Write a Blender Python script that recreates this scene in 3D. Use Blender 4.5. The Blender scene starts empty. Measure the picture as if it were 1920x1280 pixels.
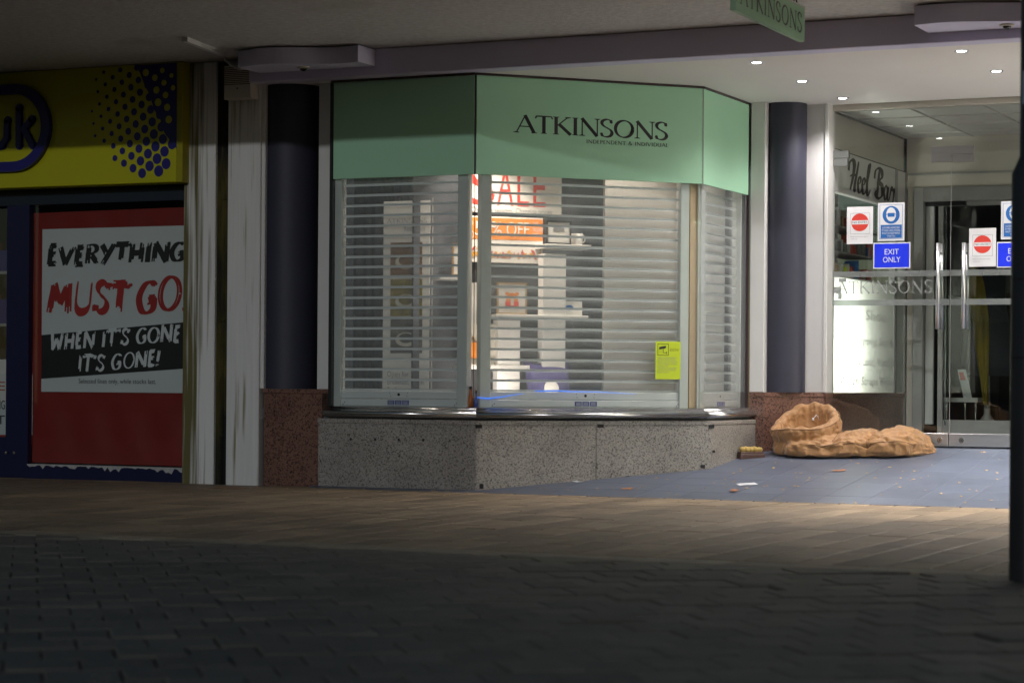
import bpy, math, random
from mathutils import Vector, Matrix, noise as mnoise
random.seed(11)
R = math.radians
scene = bpy.context.scene
COL = scene.collection
# ------------------------------------------------------------------ camera
TH, FPX, YH, ROLL = 0.43375544, 4225.0, 722.0, 0.0075
CAM = Vector((7.247, -14.97, 0.776))
cd = bpy.data.cameras.new('camera'); cam = bpy.data.objects.new('camera', cd); COL.objects.link(cam)
cd.sensor_width = 36; cd.lens = FPX / 1920 * 36; cd.shift_y = (YH - 640) / 1920
cd.clip_start = 0.1; cd.clip_end = 500
cam.matrix_world = Matrix.Translation(CAM) @ Matrix.Rotation(TH, 4, 'Z') @ Matrix.Rotation(R(90), 4, 'X') @ Matrix.Rotation(ROLL, 4, 'Z')
cd.dof.use_dof = True; cd.dof.focus_distance = 16.9; cd.dof.aperture_fstop = 3.2
scene.camera = cam
# ------------------------------------------------------------------ sky, street light, exposure
SUN_EL, SUN_ROT = 12.4, 6.0
w = bpy.data.worlds.new('World'); scene.world = w; w.use_nodes = True
nt = w.node_tree; bg = nt.nodes['Background']
sky = nt.nodes.new('ShaderNodeTexSky'); sky.sky_type = 'NISHITA'; sky.sun_disc = False
sky.sun_elevation = R(SUN_EL); sky.sun_rotation = R(180 - SUN_ROT); sky.ozone_density = 2.6; sky.dust_density = 0.4; sky.air_density = 1.2
nt.links.new(sky.outputs[0], bg.inputs[0]); bg.inputs[1].default_value = 0.026
sd = bpy.data.lights.new('sun', 'SUN'); sun = bpy.data.objects.new('sun', sd); COL.objects.link(sun)
sd.energy = 0.42; sd.angle = R(0.8); sd.color = (0.96, 0.98, 1.0)
sun.rotation_euler = (R(90 - SUN_EL), 0, R(SUN_ROT)); sun.location = (6, -20, 6)
vs = scene.view_settings; vs.view_transform = 'Standard'; vs.look = 'None'; vs.exposure = 0.0; vs.gamma = 1.0
scene.cycles.max_bounces = 6; scene.cycles.diffuse_bounces = 4; scene.cycles.glossy_bounces = 3; scene.cycles.transparent_max_bounces = 16; scene.cycles.sample_clamp_indirect = 4

# ------------------------------------------------------------------ pixel helpers (photo 1920 x 1280 -> ray)
c_, s_ = math.cos(TH), math.sin(TH)
def ray(x, y):
    dx, dy = x - 960, y - 640
    X = (dx + ROLL * dy); Y = (dy - ROLL * dx) - (YH - 640)
    X /= FPX; Y /= FPX
    return Vector((X * c_ - s_, X * s_ + c_, -Y))
def proj(p):
    d = Vector(p) - CAM
    X = d.x * c_ + d.y * s_; Z = -d.x * s_ + d.y * c_
    if Z < .3: return (-9999, -9999)
    x = FPX * X / Z; y = -FPX * d.z / Z + (YH - 640)
    return 960 + x - ROLL * y, 640 + y + ROLL * x
W = Matrix.Identity(4)
BANG = R(46)
P0, P1, P2, P3 = Vector((-1.192, 0)), Vector((0, 0)), Vector((1.288, 1.334)), Vector((1.288, 2.40))
FA = W.copy()
FB = Matrix.Rotation(BANG, 4, 'Z')
FC = Matrix.Translation((P2.x, P2.y, 0)) @ Matrix.Rotation(R(90), 4, 'Z')
def px(fr, x, y, off=0.0):
    """pixel -> (lx, lz) on the plane local y = off of a frame"""
    inv = fr.inverted(); o = inv @ CAM; d = inv.to_3x3() @ ray(x, y)
    t = (off - o.y) / d.y; p = o + d * t
    return p.x, p.z
RS, RV, RZ = 0.105, -0.13, -0.01                        # entrance ramp: slope, start, level
def ramp(v): return RZ + RS * max(0.0, v - RV)
def onramp(x, y):
    d = ray(x, y); t = (RZ + RS * (CAM.y - RV) - CAM.z) / (d.z - RS * d.y); return CAM + d * t
def onz(x, y, z=RZ):
    d = ray(x, y); return CAM + d * ((z - CAM.z) / d.z)

# ------------------------------------------------------------------ materials
MATS = {}
def nn(t, kind, **kw):
    n = t.nodes.new(kind)
    for k, v in kw.items(): setattr(n, k, v)
    return n
def mat(name, col, rough=.6, metal=0.0, var=.12, scale=6.0, bump=.15, bscale=90.0, rnd=0.0, spec=.5, stretch=(1, 1, 1), dirt=None, coat=0.0):
    if name in MATS: return MATS[name]
    m = bpy.data.materials.new(name); m.use_nodes = True; t = m.node_tree; b = t.nodes['Principled BSDF']; L = t.links.new
    b.inputs['Roughness'].default_value = rough; b.inputs['Metallic'].default_value = metal
    b.inputs['Specular IOR Level'].default_value = spec; b.inputs['Coat Weight'].default_value = coat
    tc = nn(t, 'ShaderNodeTexCoord'); mp = nn(t, 'ShaderNodeMapping'); mp.inputs['Scale'].default_value = stretch
    oi = nn(t, 'ShaderNodeObjectInfo'); ad = nn(t, 'ShaderNodeVectorMath', operation='ADD'); sc = nn(t, 'ShaderNodeVectorMath', operation='SCALE')
    cv = nn(t, 'ShaderNodeCombineXYZ')
    L(oi.outputs['Random'], cv.inputs[0]); L(oi.outputs['Random'], cv.inputs[1]); L(cv.outputs[0], sc.inputs[0]); sc.inputs['Scale'].default_value = 37.0 if rnd else 0.0
    L(tc.outputs['Object'], ad.inputs[0]); L(sc.outputs[0], ad.inputs[1]); L(ad.outputs[0], mp.inputs['Vector'])
    n1 = nn(t, 'ShaderNodeTexNoise'); n1.inputs['Scale'].default_value = scale; n1.inputs['Detail'].default_value = 6; L(mp.outputs[0], n1.inputs['Vector'])
    mx = nn(t, 'ShaderNodeMix', data_type='RGBA'); c = Vector(col)
    mx.inputs[6].default_value = (*(c * (1 - var * 1.6)), 1); mx.inputs[7].default_value = (*[min(1, q * (1 + var * 1.2)) for q in c], 1)
    L(n1.outputs['Fac'], mx.inputs[0]); out = mx.outputs[2]
    if rnd:
        hv = nn(t, 'ShaderNodeHueSaturation'); mr = nn(t, 'ShaderNodeMapRange')
        mr.inputs[3].default_value = 1 - rnd; mr.inputs[4].default_value = 1 + rnd
        L(oi.outputs['Random'], mr.inputs[0]); L(mr.outputs[0], hv.inputs['Value']); L(out, hv.inputs['Color']); out = hv.outputs[0]
    if dirt:
        n2 = nn(t, 'ShaderNodeTexNoise'); n2.inputs['Scale'].default_value = dirt[1]; n2.inputs['Detail'].default_value = 8; L(mp.outputs[0], n2.inputs['Vector'])
        rp = nn(t, 'ShaderNodeValToRGB'); rp.color_ramp.elements[0].position = dirt[2]; rp.color_ramp.elements[1].position = dirt[2] + .14
        L(n2.outputs['Fac'], rp.inputs[0]); m2 = nn(t, 'ShaderNodeMix', data_type='RGBA'); m2.inputs[7].default_value = (*dirt[0], 1)
        L(rp.outputs[0], m2.inputs[0]); L(out, m2.inputs[6]); out = m2.outputs[2]
    L(out, b.inputs['Base Color'])
    if bump:
        n3 = nn(t, 'ShaderNodeTexNoise'); n3.inputs['Scale'].default_value = bscale; n3.inputs['Detail'].default_value = 5; L(mp.outputs[0], n3.inputs['Vector'])
        bp = nn(t, 'ShaderNodeBump'); bp.inputs['Strength'].default_value = bump; bp.inputs['Distance'].default_value = .004
        L(n3.outputs['Fac'], bp.inputs['Height']); L(bp.outputs[0], b.inputs['Normal'])
    MATS[name] = m; return m
def granite(name, cols, scale, rough=.35):
    m = bpy.data.materials.new(name); m.use_nodes = True; t = m.node_tree; b = t.nodes['Principled BSDF']; L = t.links.new
    tc = nn(t, 'ShaderNodeTexCoord'); v = nn(t, 'ShaderNodeTexVoronoi'); v.inputs['Scale'].default_value = scale
    ns = nn(t, 'ShaderNodeTexNoise'); ns.inputs['Scale'].default_value = scale * .9; ns.inputs['Detail'].default_value = 3
    L(tc.outputs['Object'], v.inputs['Vector']); L(tc.outputs['Object'], ns.inputs['Vector'])
    sp = nn(t, 'ShaderNodeSeparateColor'); L(v.outputs['Color'], sp.inputs[0])
    mm = nn(t, 'ShaderNodeMath', operation='MULTIPLY_ADD'); L(ns.outputs['Fac'], mm.inputs[0]); mm.inputs[1].default_value = .9; L(sp.outputs[0], mm.inputs[2])
    rp = nn(t, 'ShaderNodeValToRGB'); e = rp.color_ramp.elements
    e[0].position = .45; e[0].color = (*cols[0], 1); e[1].position = 1.12 if False else 1.0; e[1].color = (*cols[2], 1)
    k = e.new(.66); k.color = (*cols[1], 1); k2 = e.new(.54); k2.color = (*[(a + q) / 2 for a, q in zip(cols[0], cols[1])], 1)
    L(mm.outputs[0], rp.inputs[0])
    n2 = nn(t, 'ShaderNodeTexNoise'); n2.inputs['Scale'].default_value = 2.5; n2.inputs['Detail'].default_value = 7; L(tc.outputs['Object'], n2.inputs['Vector'])
    hv = nn(t, 'ShaderNodeHueSaturation'); mr = nn(t, 'ShaderNodeMapRange'); mr.inputs[3].default_value = .6; mr.inputs[4].default_value = 1.35
    L(n2.outputs['Fac'], mr.inputs[0]); L(mr.outputs[0], hv.inputs['Value']); L(rp.outputs[0], hv.inputs['Color']); L(hv.outputs[0], b.inputs['Base Color'])
    b.inputs['Roughness'].default_value = rough; MATS[name] = m; return m
def emit(name, col, k):
    m = bpy.data.materials.new(name); m.use_nodes = True; b = m.node_tree.nodes['Principled BSDF']
    b.inputs['Base Color'].default_value = (*col, 1); b.inputs['Emission Color'].default_value = (*col, 1); b.inputs['Emission Strength'].default_value = k
    MATS[name] = m; return m
def glass(name, tint=(1, 1, 1), ior=1.45, rough=0.0, haze=0.0):
    m = bpy.data.materials.new(name); m.use_nodes = True; t = m.node_tree; L = t.links.new
    t.nodes.remove(t.nodes['Principled BSDF']); o = t.nodes['Material Output']
    tr = nn(t, 'ShaderNodeBsdfTransparent'); tr.inputs[0].default_value = (*tint, 1)
    gl = nn(t, 'ShaderNodeBsdfGlossy'); gl.inputs['Roughness'].default_value = rough
    lw = nn(t, 'ShaderNodeLayerWeight'); lw.inputs[0].default_value = .5; pw = nn(t, 'ShaderNodeMath', operation='POWER'); L(lw.outputs['Facing'], pw.inputs[0]); pw.inputs[1].default_value = 4.0
    fr = nn(t, 'ShaderNodeMath', operation='MULTIPLY_ADD'); L(pw.outputs[0], fr.inputs[0]); fr.inputs[1].default_value = .7; fr.inputs[2].default_value = .05
    mx = nn(t, 'ShaderNodeMixShader'); L(fr.outputs[0], mx.inputs[0]); L(tr.outputs[0], mx.inputs[1]); L(gl.outputs[0], mx.inputs[2]); out = mx.outputs[0]
    if haze:
        df = nn(t, 'ShaderNodeBsdfDiffuse'); df.inputs[0].default_value = (.46, .48, .47, 1); m2 = nn(t, 'ShaderNodeMixShader')
        tc = nn(t, 'ShaderNodeTexCoord'); n1 = nn(t, 'ShaderNodeTexNoise'); n1.inputs['Scale'].default_value = 3; L(tc.outputs['Object'], n1.inputs['Vector'])
        mr = nn(t, 'ShaderNodeMapRange'); mr.inputs[3].default_value = haze * .6; mr.inputs[4].default_value = haze * 1.4; L(n1.outputs['Fac'], mr.inputs[0])
        L(mr.outputs[0], m2.inputs[0]); L(out, m2.inputs[1]); L(df.outputs[0], m2.inputs[2]); out = m2.outputs[0]
    L(out, o.inputs['Surface']); MATS[name] = m; return m
glass('pane_glass', (.97, .985, .975), haze=.0015)
glass('frosted', (.62, .66, .64), haze=.34)
glass('etched', (.42, .45, .44), haze=.5)
glass('sticker_film', (.9, .9, .9), haze=.35)
granite('grey_granite', ((.035, .034, .033), (.225, .21, .19), (.38, .35, .315)), 150)
granite('red_granite', ((.015, .011, .010), (.115, .056, .040), (.22, .115, .085)), 105, .28)
mat('green_vinyl', (.38, .67, .46), .38, var=.05, scale=1.5, bump=.02)
mat('green_sign', (.22, .36, .23), .5, var=.12, scale=4)
mat('black_vinyl', (.012, .010, .012), .45, var=.1)
mat('white_vinyl', (.78, .78, .76), .5, var=.03)
mat('white_paint', (.70, .69, .67), .45, var=.05, scale=3, bump=.05, dirt=((.45, .43, .38), 4, .72))
mat('white_render', (.72, .71, .69), .65, var=.10, scale=3, stretch=(11, 11, .5), bump=.15, bscale=40, dirt=((.27, .24, .13), 1.8, .57))
mat('soffit_paint', (.84, .80, .77), .6, var=.03, scale=1.5, bump=.04)
mat('dark_trim', (.06, .035, .035), .35)
mat('lavender_paint', (.68, .65, .84), .5, var=.1, scale=2, bump=.06, dirt=((.45, .42, .5), 5, .74))
mat('concrete', (.55, .535, .525), .9, var=.22, scale=22, bump=1.0, bscale=38, dirt=((.40, .385, .37), 1.3, .62))
mat('shutter_alu', (.78, .80, .81), .36, metal=.25, var=.05, bump=.03)
mat('rail_alu', (.68, .71, .70), .38, metal=.3, var=.07, bump=.03)
mat('steel', (.62, .62, .62), .22, metal=1.0, var=.06, bump=.02)
mat('brushed_steel', (.60, .60, .61), .32, metal=1.0, var=.10, scale=3, stretch=(1, 1, 30), bump=.05)
mat('sill_steel', (.62, .61, .60), .26, metal=1.0, var=.1, scale=2, bump=.02)
mat('column_black', (.030, .031, .052), .58, var=.12, scale=3, bump=.03)
mat('wood_post', (.55, .40, .25), .6, var=.12, scale=5, stretch=(6, 6, .6))
mat('tan_paver', (.275, .20, .125), .62, var=.22, scale=5, rnd=.3, bump=.5, bscale=70, dirt=((.10, .085, .06), 6, .66))
mat('edging', (.34, .28, .19), .7, var=.2, scale=6, rnd=.1, bump=.5)
mat('dark_paver', (.140, .126, .098), .66, var=.22, scale=7, rnd=.20, bump=.7, bscale=60, dirt=((.18, .165, .14), 9, .70))
mat('joint_sand', (.032, .027, .020), .95, var=.3, scale=30)
mat('joint_dark', (.018, .017, .016), .95, var=.3, scale=30)
mat('grout', (.24, .26, .30), .8, var=.2, scale=20)
mat('floor_tile', (.115, .135, .185), .42, var=.16, scale=3, rnd=.07, bump=.12, bscale=25, dirt=((.15, .16, .19), 2.5, .62))
mat('ground_dark', (.045, .043, .04), .9, var=.2)
mat('yellow_board', (.50, .485, .007), .35, var=.06, scale=1.2, bump=.02)
mat('yellow_edge', (.33, .29, .006), .4)
mat('navy', (.016, .014, .17), .35, var=.08)
mat('navy_frame', (.006, .007, .048), .35, var=.25, scale=8)
mat('teal_frame', (.012, .020, .034), .35, var=.25, scale=3)
mat('peeled_paint', (.42, .41, .40), .8, var=.2, scale=30)
mat('red_paper', (.25, .012, .007), .5, var=.12, scale=2.5, bump=.25, bscale=6)
mat('poster_white', (.66, .68, .69), .45, var=.05, scale=2, bump=.06, bscale=5)
mat('poster_black', (.014, .014, .013), .5)
mat('poster_red', (.40, .025, .02), .5, var=.1)
mat('plastic_beige', (.62, .58, .50), .5, var=.05)
mat('plastic_slot', (.10, .09, .08), .7)
mat('cable', (.75, .73, .70), .5)
mat('black_plastic', (.012, .012, .013), .4)
mat('dark_glass', (.01, .01, .012), .08)
mat('sale_white', (.86, .82, .76), .5, var=.02)
mat('sale_red', (.75, .07, .05), .5)
mat('sale_orange', (.85, .28, .05), .5)
mat('slate_wall', (.12, .125, .14), .7, var=.08, scale=1.2)
mat('beige_wall', (.55, .52, .48), .7, var=.04)
mat('display_white', (.80, .77, .73), .5, var=.03)
mat('oak', (.45, .30, .16), .5, var=.2, scale=4, stretch=(1, 8, 8))
mat('kraft', (.55, .40, .25), .75, var=.12)
mat('purple_fabric', (.10, .085, .24), .85, var=.25, scale=9)
mat('cream', (.68, .63, .54), .6)
mat('lime', (.55, .68, .015), .45, var=.04)
mat('sign_blue', (.008, .030, .75), .4, var=.03)
mat('mask_blue', (.02, .13, .42), .4, var=.05)
mat('sign_red', (.62, .05, .035), .4, var=.05)
mat('paper', (.74, .74, .75), .55, var=.03)
mat('grey_print', (.25, .25, .26), .6)
mat('heel_brown', (.045, .028, .022), .5)
mat('alu_frame', (.42, .41, .40), .4, metal=.4, var=.08)
mat('patch_grey', (.17, .18, .17), .4, metal=.5)
mat('lobby_wall', (.62, .57, .50), .55, var=.05, scale=2)
mat('lobby_panel', (.74, .71, .69), .35, var=.04)
mat('ceiling_tile', (.55, .53, .50), .7, var=.05, rnd=.05)
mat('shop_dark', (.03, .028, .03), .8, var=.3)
mat('mustard', (.32, .235, .015), .85, var=.2, scale=10, bump=.6, bscale=14)
mat('dark_cloth', (.03, .035, .05), .9, var=.3)
mat('bag_cloth', (.40, .205, .078), .55, var=.14, scale=5, bump=.5, bscale=22, dirt=((.34, .18, .07), 3.5, .64))
def bag_bump():
    t = MATS['bag_cloth'].node_tree; L = t.links.new; b = t.nodes['Principled BSDF']; b.inputs['Sheen Weight'].default_value = .25
    tc = nn(t, 'ShaderNodeTexCoord'); prev = None
    for sc, dist, st in ((8.0, .022, .5), (19.0, .012, .6), (50.0, .004, .4)):
        ns = nn(t, 'ShaderNodeTexNoise'); ns.noise_type = 'RIDGED_MULTIFRACTAL' if sc < 40 else 'FBM'; ns.inputs['Scale'].default_value = sc; ns.inputs['Detail'].default_value = 2.5; ns.inputs['Distortion'].default_value = .9
        L(tc.outputs['Object'], ns.inputs['Vector']); bp = nn(t, 'ShaderNodeBump'); bp.inputs['Strength'].default_value = st; bp.inputs['Distance'].default_value = dist; L(ns.outputs['Fac'], bp.inputs['Height'])
        if prev: L(prev, bp.inputs['Normal'])
        prev = bp.outputs[0]
    L(prev, b.inputs['Normal'])
bag_bump()
mat('bag_seam', (.20, .105, .045), .7, var=.2)
mat('bag_lining', (.55, .34, .15), .65, var=.16, scale=8, bump=.6, bscale=20)
mat('post_paint', (.022, .023, .026), .42, var=.2, scale=5, bump=.1)
mat('sticker_pale', (.28, .36, .44), .5)
mat('shoe_wood', (.085, .04, .03), .5, var=.2)
mat('shoe_yellow', (.52, .36, .11), .8, var=.2, scale=20, bump=.5)
mat('litter_white', (.70, .70, .72), .7, rnd=.2)
mat('litter_leaf', (.48, .33, .17), .8, rnd=.4)
mat('litter_orange', (.48, .21, .10), .8, rnd=.2)
mat('bottle_orange', (.55, .15, .03), .3)
mat('bottle_blue', (.05, .12, .5), .3)
mat('sticker_navy', (.03, .05, .28), .5)
emit('led_lens', (1.0, .97, 1.0), 26)
emit('reflection_blue', (.05, .22, 1.0), .9)  # glow that draws the blue reflection in the bay glass
def translucent(name, col):
    m = bpy.data.materials.new(name); m.use_nodes = True; t = m.node_tree; L = t.links.new; t.nodes.remove(t.nodes['Principled BSDF']); o = t.nodes['Material Output']
    a = nn(t, 'ShaderNodeBsdfTranslucent'); a.inputs[0].default_value = (*col, 1); d = nn(t, 'ShaderNodeBsdfDiffuse'); d.inputs[0].default_value = (*col, 1)
    mx = nn(t, 'ShaderNodeMixShader'); mx.inputs[0].default_value = .55; L(d.outputs[0], mx.inputs[1]); L(a.outputs[0], mx.inputs[2]); L(mx.outputs[0], o.inputs['Surface']); MATS[name] = m
translucent('backlit_film', (.78, .80, .74))
def shutter_mat():
    m = bpy.data.materials.new('perforated_slat'); m.use_nodes = True; t = m.node_tree; L = t.links.new; b = t.nodes['Principled BSDF']; o = t.nodes['Material Output']
    b.inputs['Base Color'].default_value = (.82, .84, .85, 1); b.inputs['Roughness'].default_value = .36; b.inputs['Metallic'].default_value = .1
    tr = nn(t, 'ShaderNodeBsdfTransparent'); mx = nn(t, 'ShaderNodeMixShader'); tc = nn(t, 'ShaderNodeTexCoord'); sp = nn(t, 'ShaderNodeSeparateXYZ'); L(tc.outputs['Object'], sp.inputs[0])
    a = nn(t, 'ShaderNodeMath', operation='GREATER_THAN'); a.inputs[1].default_value = .013; L(sp.outputs[2], a.inputs[0])
    c = nn(t, 'ShaderNodeMath', operation='LESS_THAN'); c.inputs[1].default_value = .072; L(sp.outputs[2], c.inputs[0])
    k = nn(t, 'ShaderNodeMath', operation='MULTIPLY'); L(a.outputs[0], k.inputs[0]); L(c.outputs[0], k.inputs[1])
    k2 = nn(t, 'ShaderNodeMath', operation='MULTIPLY'); L(k.outputs[0], k2.inputs[0]); k2.inputs[1].default_value = .75
    L(k2.outputs[0], mx.inputs[0]); L(b.outputs[0], mx.inputs[1]); L(tr.outputs[0], mx.inputs[2]); L(mx.outputs[0], o.inputs['Surface'])
    MATS['perforated_slat'] = m
shutter_mat()
def pilaster_mat():
    m = bpy.data.materials.new('stained_white'); m.use_nodes = True; t = m.node_tree; L = t.links.new; b = t.nodes['Principled BSDF']
    b.inputs['Roughness'].default_value = .6
    tc = nn(t, 'ShaderNodeTexCoord'); sp = nn(t, 'ShaderNodeSeparateXYZ'); L(tc.outputs['Object'], sp.inputs[0])
    mp = nn(t, 'ShaderNodeMapping'); mp.inputs['Scale'].default_value = (17, 17, .45); L(tc.outputs['Object'], mp.inputs[0])
    n1 = nn(t, 'ShaderNodeTexNoise'); n1.inputs['Scale'].default_value = 1.6; n1.inputs['Detail'].default_value = 6; L(mp.outputs[0], n1.inputs['Vector'])
    # streak mask: strong near the local x = 0 edge, weaker away
    mr = nn(t, 'ShaderNodeMapRange'); mr.inputs[1].default_value = 0.0; mr.inputs[2].default_value = .30; mr.inputs[3].default_value = .26; mr.inputs[4].default_value = -.10
    L(sp.outputs[0], mr.inputs[0]); ad = nn(t, 'ShaderNodeMath', operation='ADD'); L(n1.outputs['Fac'], ad.inputs[0]); L(mr.outputs[0], ad.inputs[1])
    rp = nn(t, 'ShaderNodeValToRGB'); rp.color_ramp.elements[0].position = .50; rp.color_ramp.elements[1].position = .70; L(ad.outputs[0], rp.inputs[0])
    mx = nn(t, 'ShaderNodeMix', data_type='RGBA'); mx.inputs[6].default_value = (.76, .75, .73, 1); mx.inputs[7].default_value = (.13, .11, .03, 1); L(rp.outputs[0], mx.inputs[0])
    n2 = nn(t, 'ShaderNodeTexNoise'); n2.inputs['Scale'].default_value = 5; n2.inputs['Detail'].default_value = 9; n2.inputs['Roughness'].default_value = .7; L(tc.outputs['Object'], n2.inputs['Vector'])
    r2 = nn(t, 'ShaderNodeValToRGB'); r2.color_ramp.elements[0].position = .66; r2.color_ramp.elements[1].position = .78; L(n2.outputs['Fac'], r2.inputs[0])
    m2 = nn(t, 'ShaderNodeMix', data_type='RGBA'); m2.inputs[7].default_value = (.22, .20, .16, 1); L(mx.outputs[2], m2.inputs[6]); L(r2.outputs[0], m2.inputs[0]); L(m2.outputs[2], b.inputs['Base Color'])
    bp = nn(t, 'ShaderNodeBump'); bp.inputs['Strength'].default_value = .4; bp.inputs['Distance'].default_value = .004; L(n2.outputs['Fac'], bp.inputs['Height']); L(bp.outputs[0], b.inputs['Normal'])
    MATS['stained_white'] = m
pilaster_mat()
mat('moss', (.075, .062, .012), .95, var=.6, scale=6, stretch=(4, 4, .8), bump=.8, bscale=60, dirt=((.008, .008, .006), 1.6, .40))

# ------------------------------------------------------------------ mesh + object helpers
ROOT = {}
def link(o, parent=None):
    COL.objects.link(o)
    if parent: o.parent = parent
    return o
def tag(o, label=None, cat=None, group=None, kind=None):
    if label: o['label'] = label
    if cat: o['category'] = cat
    if group: o['group'] = group
    if kind: o['kind'] = kind
    return o
def thing(name, label, cat, loc=(0, 0, 0), fr=W, rz=0, group=None, kind=None):
    o = bpy.data.objects.new(name, None); link(o); o.empty_display_size = .1
    m = fr @ Matrix.Translation(Vector(loc)) @ Matrix.Rotation(rz, 4, 'Z'); o.matrix_world = m
    o.location = m.to_translation(); o.rotation_euler = m.to_euler(); ROOT[o.name] = m
    return tag(o, label, cat, group, kind)
def rootm(o):
    while o.parent: o = o.parent
    return ROOT.get(o.name, W)
class MB:
    def __init__(s, fr=W): s.v = []; s.f = []; s.fr = fr
    def add(s, vs, fs):
        n = len(s.v); s.v += [Vector(q) for q in vs]; s.f += [[i + n for i in f] for f in fs]; return s
    def box(s, x0, x1, y0, y1, z0, z1):
        return s.add([(x0, y0, z0), (x1, y0, z0), (x1, y1, z0), (x0, y1, z0), (x0, y0, z1), (x1, y0, z1), (x1, y1, z1), (x0, y1, z1)],
                     [(3, 2, 1, 0), (4, 5, 6, 7), (0, 1, 5, 4), (1, 2, 6, 5), (2, 3, 7, 6), (3, 0, 4, 7)])
    def bev(s, x0, x1, y0, y1, z0, z1, b=.004):
        """box with its front (low y) edges chamfered"""
        fr = [(x0 + b, y0, z0 + b), (x1 - b, y0, z0 + b), (x1 - b, y0, z1 - b), (x0 + b, y0, z1 - b)]
        md = [(x0, y0 + b, z0), (x1, y0 + b, z0), (x1, y0 + b, z1), (x0, y0 + b, z1)]
        bk = [(x0, y1, z0), (x1, y1, z0), (x1, y1, z1), (x0, y1, z1)]
        fs = [(0, 1, 2, 3), (11, 10, 9, 8)]
        for k in (0, 4):
            for i in range(4): j = (i + 1) % 4; fs.append((k + j, k + i, k + i + 4, k + j + 4))
        return s.add(fr + md + bk, fs)
    def prism(s, pts, z0, z1):
        n = len(pts); vs = [(p[0], p[1], z0) for p in pts] + [(p[0], p[1], z1) for p in pts]
        fs = [list(range(n))[::-1], list(range(n, 2 * n))] + [(i, (i + 1) % n, n + (i + 1) % n, n + i) for i in range(n)]
        return s.add(vs, fs)
    def tube(s, pts, r, n=10, cap=True):
        pts = [Vector(p) for p in pts]; rs = r if isinstance(r, (list, tuple)) else [r] * len(pts); rings = []
        up = Vector((0, 0, 1))
        for i, p in enumerate(pts):
            d = (pts[min(i + 1, len(pts) - 1)] - pts[max(i - 1, 0)]).normalized()
            a = d.cross(up); a = a.normalized() if a.length > 1e-3 else Vector((1, 0, 0)); b = a.cross(d).normalized()
            rings.append([p + (a * math.cos(t) + b * math.sin(t)) * rs[i] for t in [2 * math.pi * k / n for k in range(n)]])
        k0 = len(s.v); vs = [q for r_ in rings for q in r_]; fs = []
        for i in range(len(rings) - 1):
            for k in range(n): fs.append((i * n + k, i * n + (k + 1) % n, (i + 1) * n + (k + 1) % n, (i + 1) * n + k))
        if cap: fs += [list(range(n))[::-1], [(len(rings) - 1) * n + k for k in range(n)]]
        return s.add(vs, fs)
    def lathe(s, prof, c=(0, 0, 0), n=24, a0=0, a1=2 * math.pi):
        full = abs(a1 - a0 - 2 * math.pi) < 1e-6; m = n if full else n + 1; vs = []; fs = []
        for r, z in prof:
            for k in range(m): t = a0 + (a1 - a0) * k / n; vs.append((c[0] + r * math.cos(t), c[1] + r * math.sin(t), c[2] + z))
        for i in range(len(prof) - 1):
            for k in range(m if full else n): j = (k + 1) % m; fs.append((i * m + k, i * m + j, (i + 1) * m + j, (i + 1) * m + k))
        return s.add(vs, fs)
    def disc(s, cx, cz, rx, rz, y, n=28, y1=None):
        vs = [(cx + rx * math.cos(2 * math.pi * k / n), y, cz + rz * math.sin(2 * math.pi * k / n)) for k in range(n)]; fs = [list(range(n))]
        if y1 is not None:
            vs += [(v[0], y1, v[2]) for v in vs]; fs += [((k + 1) % n, k, n + k, n + (k + 1) % n) for k in range(n)]
        return s.add(vs, fs)
    def ring(s, cx, cz, r0x, r0z, r1x, r1z, y, n=40, y1=None):
        vs = []
        for rx, rz in ((r0x, r0z), (r1x, r1z)): vs += [(cx + rx * math.cos(2 * math.pi * k / n), y, cz + rz * math.sin(2 * math.pi * k / n)) for k in range(n)]
        fs = [(k, (k + 1) % n, n + (k + 1) % n, n + k) for k in range(n)]
        if y1 is not None:
            m = len(vs); vs += [(v[0], y1, v[2]) for v in vs]
            fs += [(k, m + k, m + (k + 1) % n, (k + 1) % n) for k in range(n)] + [(n + k, n + (k + 1) % n, m + n + (k + 1) % n, m + n + k) for k in range(n)]
        return s.add(vs, fs)
    def build(s, name, material, parent=None, smooth=False, raw=False):
        T = Matrix.Identity(4) if raw else ((rootm(parent).inverted() if parent else W) @ s.fr)
        me = bpy.data.meshes.new(name); me.from_pydata([T @ q for q in s.v], [], s.f); me.update()
        me.materials.append(MATS[material])
        if smooth: me.polygons.foreach_set('use_smooth', [True] * len(me.polygons))
        o = bpy.data.objects.new(name, me); return link(o, parent)
def place(mesh, name, parent, fr, loc, rot=None):
    o = bpy.data.objects.new(name, mesh); link(o, parent)
    m = rootm(parent).inverted() @ fr @ Matrix.Translation(Vector(loc))
    if rot: m = m @ rot
    o.location = m.to_translation(); o.rotation_euler = m.to_euler(); return o
def light(parent, kind, name, loc, power, col, fr=W, **kw):
    d = bpy.data.lights.new(name, kind); d.energy = power; d.color = col
    for k, v in kw.items(): setattr(d, k, v)
    o = bpy.data.objects.new(name, d); link(o, parent)
    o.location = rootm(parent).inverted() @ fr @ Vector(loc); return o

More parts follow.
